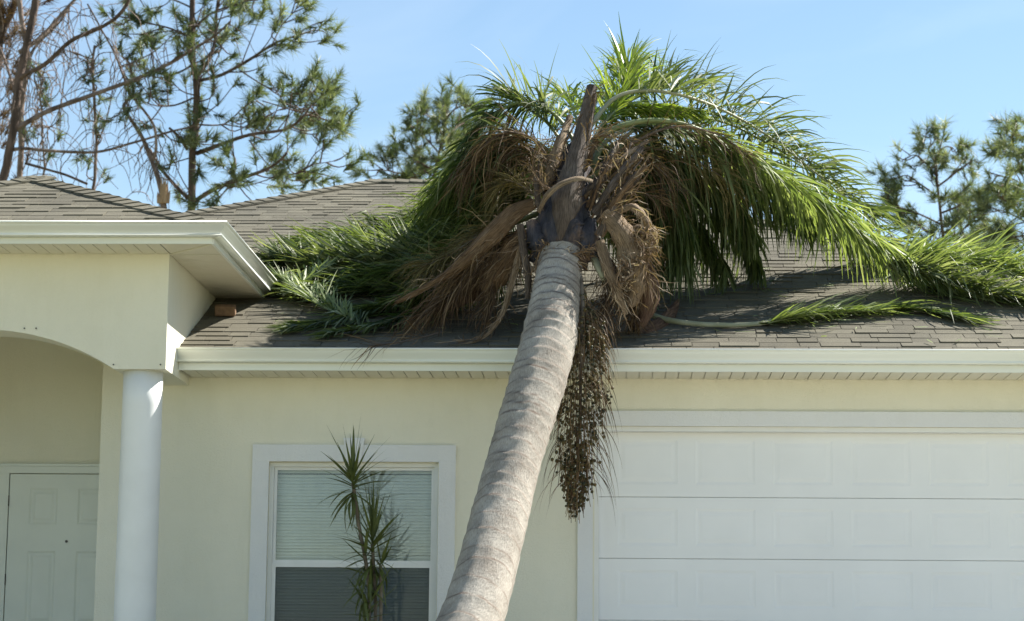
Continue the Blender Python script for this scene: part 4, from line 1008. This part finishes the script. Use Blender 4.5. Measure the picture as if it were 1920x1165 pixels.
def tuft(b, p, d, n=59, L=0.269, wd=0.0143):
    d = d.normalized(); e1 = d.orthogonal().normalized(); e2 = d.cross(e1); base = random.gauss(.42, .2); L = L*random.uniform(.6, 1.12); wide = random.uniform(.9, 1.6)
    for k in range(n):
        a = random.uniform(0, 6.283); op = random.uniform(.1, wide); v = d*math.cos(op)+(e1*math.cos(a)+e2*math.sin(a))*math.sin(op)
        q = p-d*random.uniform(0, .16); l = L*random.uniform(.65, 1.1); s = v.cross(rv(1)).normalized()*wd*.5; i = len(b.v); tip = q+v*l+Vector((0,0,-.025))
        b.v += [tuple(q-s), tuple(q+s), tuple(tip)]; b.f.append((i, i+1, i+2)); r_ = min(1, max(0, base+random.gauss(0, .12))); b.at += [r_]*3
def twigs(root, base, nb, wb, c, dens, L, tl=.26, start=.25, up=.35, ntf=42, side=None, tufts=3):
    """twigs along a limb, each carrying needle tufts; wood goes to wb, needles to nb"""
    ln_ = sum((c[i+1]-c[i]).length for i in range(len(c)-1)); n = max(2, int(ln_*dens*1.4))
    for k in range(n):
        s = start+(1-start)*(k+random.random())/n; x = s*(len(c)-1); i = min(int(x), len(c)-2); p = lerp(c[i], c[i+1], x-i); T = (c[i+1]-c[i]).normalized()
        d = (T*.7+rv(.55)+Vector((0,0,random.uniform(-.25, up)))).normalized(); l = L*random.uniform(.4, 1.1)*(1.15-.5*s)
        p1 = p+d*l*.5+rv(.04); p2 = p+d*l+Vector((0,0,.22*l))+rv(.05); tc = crom([p, p1, p2], 7)
        wb.tube([q-base for q in tc], [lerp(.013, .006, j/6) for j in range(7)], 4, cap=False)
        tuft(nb, p2-base, (p2-p1)+Vector((0,0,.15)), ntf, tl)
        for j in range(random.randint(0, tufts)):
            q = tc[random.randint(3, 6)]; e = q+(d+rv(.8)).normalized()*random.uniform(.1, .3); wb.tube([q-base, e-base], [.006, .005], 3, cap=False); tuft(nb, e-base, e-q+Vector((0,0,.08)), ntf, tl)
def hang(base, wb, c, n, L):
    for k in range(n):
        x = random.random()*(len(c)-1); i = min(int(x), len(c)-2); p = c[i]-base; q = [p]; d = Vector((random.uniform(-.5, .5), random.uniform(-.3, .3), random.uniform(-.6, .6)))
        for j in range(7): d = (d+rv(.35)+Vector((0,0,-.35))).normalized(); q.append(q[-1]+d*L/7*random.uniform(.6, 1.2))
        wb.tube(crom(q, 12), [lerp(.009, .004, j/11) for j in range(12)], 3, cap=False)
def pine(name, label, Y, x, group='pines behind the house'):
    g = P(x, 400, Y); return empty(name, (g.x, Y, -.12), label, 'tree', group)
def finish(t, nb, wb, mat='needle', wmat='bark'):
    if wb.v: wb.build('twigs', M[wmat], t, smooth=True, fix=False)['kind'] = 'stuff'
    if nb.v: nb.build('needles', M[mat], t, fix=False)['kind'] = 'stuff'
random.seed(21)
# A: green pine with a straight dark trunk above the porch valley
Y = 16; t = pine('pine_tree', 'green pine with straight dark trunk rising above the roof valley', Y, 359); bs = t.location.copy(); nb, wb = MB(), MB()
tr_a = [Vector((bs.x+.05, Y, -.2)), P(359,420,Y)] + zpx([(985,1080), (990,800), (1005,680), (1010,420), (992,300), (990,80), (985,-250), (980,-600)], Y)
c = limb(t, bs, tr_a, .20, .06, 'bark', 'trunk', .02)
twigs(t, bs, nb, wb, c[int(len(c)*.62):], 7, .75, start=.0)
for pts, r0, r1, dY, dens, L in (
    ([(1010,1030), (1100,975), (1250,915), (1390,860), (1475,790)], .075, .03, -1.0, 3.2, .75), ([(1010,790), (1160,735), (1300,690), (1480,660), (1560,600), (1600,540)], .07, .02, -.8, 4.2, .8),
    ([(1020,415), (1130,390), (1280,310), (1400,230), (1500,190), (1610,155)], .06, .02, .8, 4.2, .8), ([(1010,400), (1080,300), (1110,190), (1110,60), (1130,-80)], .06, .03, .5, 6, .8),
    ([(965,1020), (880,930), (800,820), (770,770)], .06, .03, .4, 0, 0), ([(965,770), (920,700), (870,655)], .055, .03, -.3, .8, .4), ([(970,815), (900,835), (850,850)], .02, .012, 0, .8, .3),
    ([(1005,640), (1150,640), (1250,560), (1330,520)], .03, .012, .8, 5, .7), ([(1005,500), (900,540), (800,540), (700,510)], .03, .012, -.8, 4.5, .6), ([(1000,330), (900,380), (800,370), (700,330)], .035, .012, .6, 4.5, .7),
    ([(995,200), (880,150), (760,120), (640,90)], .035, .012, -.5, 5, .7), ([(992,150), (1100,60), (1230,20), (1330,-20)], .035, .012, -.6, 5, .7), ([(1480,660), (1600,690), (1700,660), (1760,650)], .018, .01, -.3, 5, .5),
    ([(1400,230), (1450,130), (1510,60), (1530,10)], .02, .01, .5, 5, .55), ([(1400,860), (1500,900), (1600,850), (1720,830)], .022, .01, -.4, 5, .6), ([(1280,720), (1380,850), (1480,920), (1620,930)], .02, .01, .6, 5, .6),
    ([(1230,360), (1400,460), (1550,480), (1670,450)], .022, .01, .9, 5.5, .6), ([(1160,735), (1210,820), (1200,920), (1130,1010)], .02, .01, -.9, 5, .6), ([(1150,640), (1300,650), (1450,560), (1640,540)], .022, .01, 1.2, 5, .6),
    ([(985,40), (860,-10), (700,-20), (600,-40)], .03, .012, .5, 5, .7), ([(1350,520), (1480,560), (1600,600), (1660,570)], .018, .01, .8, 5, .55)):
    c = limb(t, bs, zpx(pts, Y, dY), r0, r1, 'bark')
    if dens: twigs(t, bs, nb, wb, c, dens, L)
finish(t, nb, wb)
# B: reddish dark pine trunk at far left, long bare boughs reaching right
Y = 15; t = pine('bare_pine', 'dark forked pine trunk with long bare boughs beside the porch roof peak', Y, 10); bs = t.location.copy(); nb, wb = MB(), MB()
c1 = limb(t, bs, [Vector((bs.x, Y, -.2))]+zpx([(20,1000), (35,850), (70,650), (95,430), (120,320), (145,200), (178,0), (200,-200)], Y), .17, .09, 'bark', 'trunk')
c2 = limb(t, bs, zpx([(105,410), (130,385), (230,330), (370,210), (540,130), (620,70), (690,-40)], Y, -.5), .07, .04, 'bark')
c3 = limb(t, bs, zpx([(75,665), (130,635), (250,570), (470,490), (680,415), (860,330), (1000,250), (1100,190), (1190,110)], Y, .3), .085, .025, 'barkgrey')
c4 = limb(t, bs, zpx([(70,770), (130,765), (240,775), (380,783), (520,778), (700,735), (860,680), (985,655)], Y, .6), .055, .025, 'barkgrey')
c5 = limb(t, bs, zpx([(130,840), (250,875), (350,905), (450,945)], Y, -.3), .04, .03, 'bark')
c6 = limb(t, bs, zpx([(100,270), (200,200), (290,110), (390,-10)], Y, .5), .07, .04, 'barkgrey')
for c_, n_ in ((c1, 26), (c2, 26), (c3, 30), (c4, 20), (c6, 20)): hang(bs, wb, c_, n_, .9)
twigs(t, bs, nb, wb, c3, 1.4, .5, start=.45, tufts=1)
finish(t, nb, wb, 'needle', 'barkgrey')
# C: paler trunk just behind it
Y = 17; t = pine('bare_pine', 'paler bare pine trunk close behind the dark forked trunk', Y, 38); bs = t.location.copy(); nb, wb = MB(), MB()
c1 = limb(t, bs, [Vector((bs.x, Y, -.2))]+zpx([(100,1000), (102,920), (108,700), (115,520), (140,300), (110,100), (90,-100)], Y), .12, .07, 'barkgrey', 'trunk')
c2 = limb(t, bs, zpx([(112,600), (60,420), (20,300), (-40,180)], Y, .4), .05, .03, 'barkgrey'); c3 = limb(t, bs, zpx([(130,330), (190,230), (300,120), (360,20)], Y, .4), .05, .03, 'barkgrey')
for c_ in (c1, c2, c3): hang(bs, wb, c_, 30, 1.0)
twigs(t, bs, nb, wb, c1, 1.0, .5, tufts=1); finish(t, nb, wb, 'needlebrown', 'barkgrey')
# D: leaning reddish trunk at the picture's upper left
Y = 18; t = pine('bare_pine', 'reddish leaning pine trunk with dry brown hanging twigs, outermost of the row', Y, -10); bs = t.location.copy(); nb, wb = MB(), MB()
c1 = limb(t, bs, [Vector((bs.x-.6, Y, -.2))]+zpx([(-60,1000), (-30,600), (-5,260), (25,140), (60,60), (100,-80)], Y), .16, .09, 'bark', 'trunk'); c2 = limb(t, bs, zpx([(-10,280), (10,120), (5,20), (0,-100)], Y, .4), .10, .08, 'bark')
hang(bs, wb, c1, 70, 1.0); hang(bs, wb, c2, 40, .8); twigs(t, bs, nb, wb, c1, 3.0, .6, tufts=3); finish(t, nb, wb, 'needlebrown', 'barkgrey')
# E, F: thin dead stems
for (pts, xx, lab, rr, Y) in (([(235,1000), (232,850), (222,700), (212,560), (205,490), (232,412)], 85, 'thin crooked dead stem behind the porch roof peak', .05, 16.5),
                          ([(487,1040), (489,900), (491,700), (482,560), (478,420), (482,330), (492,235)], 178, 'slim dead trunk draped with bare vines between the two big pines', .075, 16.2)):
    t = pine('dead_tree', lab, Y, xx); bs = t.location.copy(); nb, wb = MB(), MB()
    c1 = limb(t, bs, [Vector((bs.x, Y, -.2))]+zpx(pts, Y), rr, rr*.45, 'barkgrey', 'trunk', .05); hang(bs, wb, c1[len(c1)//2:], 46, 1.0)
    mid = c1[int(len(c1)*.72)]
    for k in range(5):
        d_ = Vector((random.uniform(-.9, .9), random.uniform(-.5, .5), random.uniform(.3, 1.2))); i = random.randint(len(c1)//2, len(c1)-4); c2 = limb(t, bs, [c1[i], c1[i]+d_*.5+rv(.1), c1[i]+d_+rv(.15)], rr*.3, .008, 'barkgrey'); hang(bs, wb, c2, 8, .7)
    twigs(t, bs, nb, wb, c1[len(c1)//2:], 2.2, .5, tufts=1); finish(t, nb, wb, 'needle', 'barkgrey')
# G: snapped tree leaning, torn pale wood at the break
Y = 15.4; t = pine('broken_tree', 'snapped leaning tree with torn pale wood at the break beside the green pine', Y, 308); bs = t.location.copy(); nb, wb = MB(), MB()
c0_ = limb(t, bs, [Vector((bs.x, Y, -.2)), P(306,430,Y)]+zpx([(845,1090), (838,1040), (832,985)], Y), .11, .085, 'barkgrey', 'trunk')
c1 = limb(t, bs, zpx([(835,1010), (808,900), (770,800), (735,720), (690,640), (640,560), (655,520), (690,470), (672,350), (640,300)], Y, .4), .075, .03, 'barkgrey')
c2 = limb(t, bs, zpx([(795,810), (803,740), (790,650), (740,570), (690,505), (640,400), (580,260), (520,150), (450,20)], Y, -.3), .045, .02, 'barkgrey')
c3 = limb(t, bs, zpx([(680,430), (620,350), (690,320), (800,260), (900,170)], Y, .5), .025, .012, 'barkgrey')
b = MB()
for k in range(16):
    a = P((828+random.uniform(-14, 34))/2.743, (1045)/2.743, Y+random.uniform(-.08, .05)); e = a+Vector((random.uniform(-.04, .06), 0, random.uniform(.10, .42))); b.tube([a-bs, lerp(a, e, .6)-bs, e-bs], [.03, .02, .003], 5)
b.build('torn_wood', M['torn'], t)
for c_, n_ in ((c1, 30), (c2, 30), (c3, 14)): hang(bs, wb, c_, n_, .8)
twigs(t, bs, nb, wb, c1, 1.6, .5, tufts=1, start=.5); finish(t, nb, wb, 'needle', 'barkgrey')
# H: pine top between the ridge and the palm
def crown(name, label, Y, trunk, rt, limbs, dens, L, tl=.28, ntf=42, dy=0):
    trunk = [(x, y+dy) for x, y in trunk]; limbs = [[(x, y+dy) for x, y in l_] for l_ in limbs]
    t = pine(name, label, Y, trunk[0][0]); bs = t.location.copy(); nb, wb = MB(), MB()
    c = limb(t, bs, [Vector((bs.x, Y, -.2))]+[P(x, y, Y) for x, y in trunk], rt, .03, 'bark', 'trunk'); twigs(t, bs, nb, wb, c[int(len(c)*.72):], dens, L*.8, tl, .1, ntf=ntf)
    for k, pts in enumerate(limbs):
        dY = random.uniform(-1.6, 1.6); c = limb(t, bs, [P(x, y, Y+dY*i/(len(pts)-1)) for i, (x, y) in enumerate(pts)], .035, .012, 'bark'); twigs(t, bs, nb, wb, c, dens, L, tl, .2, ntf=ntf)
    finish(t, nb, wb); return t
crown('pine_tree', 'rounded pine top showing over the ridge beside the palm crown', 22, [(800,420), (806,335), (822,270), (832,215), (838,180)], .12,
      [[(808,325), (770,305), (735,295), (710,292)], [(815,295), (780,275), (755,258), (735,250)], [(824,262), (800,235), (780,215), (765,212)], [(830,228), (812,200), (800,186), (792,180)], [(836,200), (850,182), (870,172), (885,170)],
       [(830,240), (855,215), (880,200), (915,195)], [(822,275), (850,262), (880,250), (905,235)], [(812,310), (840,300), (870,290), (895,275)], [(806,330), (780,325), (750,322), (725,325)], [(834,215), (836,195), (830,175), (825,168)], [(812,305), (790,290), (775,270), (790,245)], [(818,285), (840,275), (858,250), (862,225)]], 5.5, .40, dy=26)
crown('pine_tree', 'broad pine with reddish trunk seen over the palm fronds beside the hip', 20, [(1775,560), (1771,450), (1764,380), (1757,310), (1752,262)], .14,
      [[(1770,428), (1735,400), (1705,378), (1680,352)], [(1766,392), (1725,372), (1690,360), (1662,345)], [(1760,340), (1725,315), (1700,300), (1675,305)], [(1756,300), (1735,275), (1715,262), (1700,268)], [(1754,280), (1760,255), (1775,245), (1785,250)],
       [(1758,320), (1785,300), (1810,280), (1830,270)], [(1764,370), (1800,355), (1830,335), (1850,320)], [(1770,425), (1800,405), (1825,380), (1850,372)], [(1772,448), (1805,440), (1840,430), (1870,425)], [(1772,455), (1740,440), (1715,430), (1695,415)], [(1758,300), (1750,270), (1740,250), (1745,240)], [(1768,410), (1790,390), (1800,350), (1815,310)]], 5.0, .46, dy=30)
crown('pine_tree', 'dense tall pine with a long drooping bough, outermost on the garage side', 18, [(1985,620), (1975,460), (1965,350), (1955,260), (1950,190)], .15,
      [[(1975,470), (1915,448), (1870,436), (1835,428), (1805,395)], [(1970,400), (1925,372), (1890,355), (1860,345)], [(1962,340), (1930,310), (1895,290), (1865,285)], [(1958,290), (1930,262), (1900,245), (1870,240)], [(1952,240), (1930,220), (1910,208), (1895,212)],
       [(1972,440), (1930,420), (1900,400), (1875,390)], [(1976,480), (1930,470), (1890,465), (1850,470)], [(1960,310), (1925,330), (1895,335), (1870,320)], [(1966,370), (1930,395), (1890,400), (1850,395)], [(1970,250), (2000,230), (2030,240)], [(1975,380), (2010,360), (2050,350)]], 5.2, .46, dy=45)

# ------------------------------------------------------------------ scraps of leaf scattered over the shingles
random.seed(77); b = MB()
for k in range(150):
    p = RF(random.uniform(420, 1915), random.triangular(400, 648, 600), .02)
    if p.x < XS+.6 or p.y < EY+.02: continue
    a = random.uniform(0, 6.28); d = Vector((math.cos(a), math.sin(a), math.sin(a)*PT))
    leaflet(b, p, d, random.uniform(.04, .18), random.uniform(.008, .02), .6, Vector((0,-PT,1))+rv(.4), seg=3, rnd=random.uniform(.3, .95))
tag(b.build('leaf_litter', M['leafpale'], fix=False), 'scraps of torn palm leaf scattered over the grey shingles', 'leaf litter', kind='stuff')
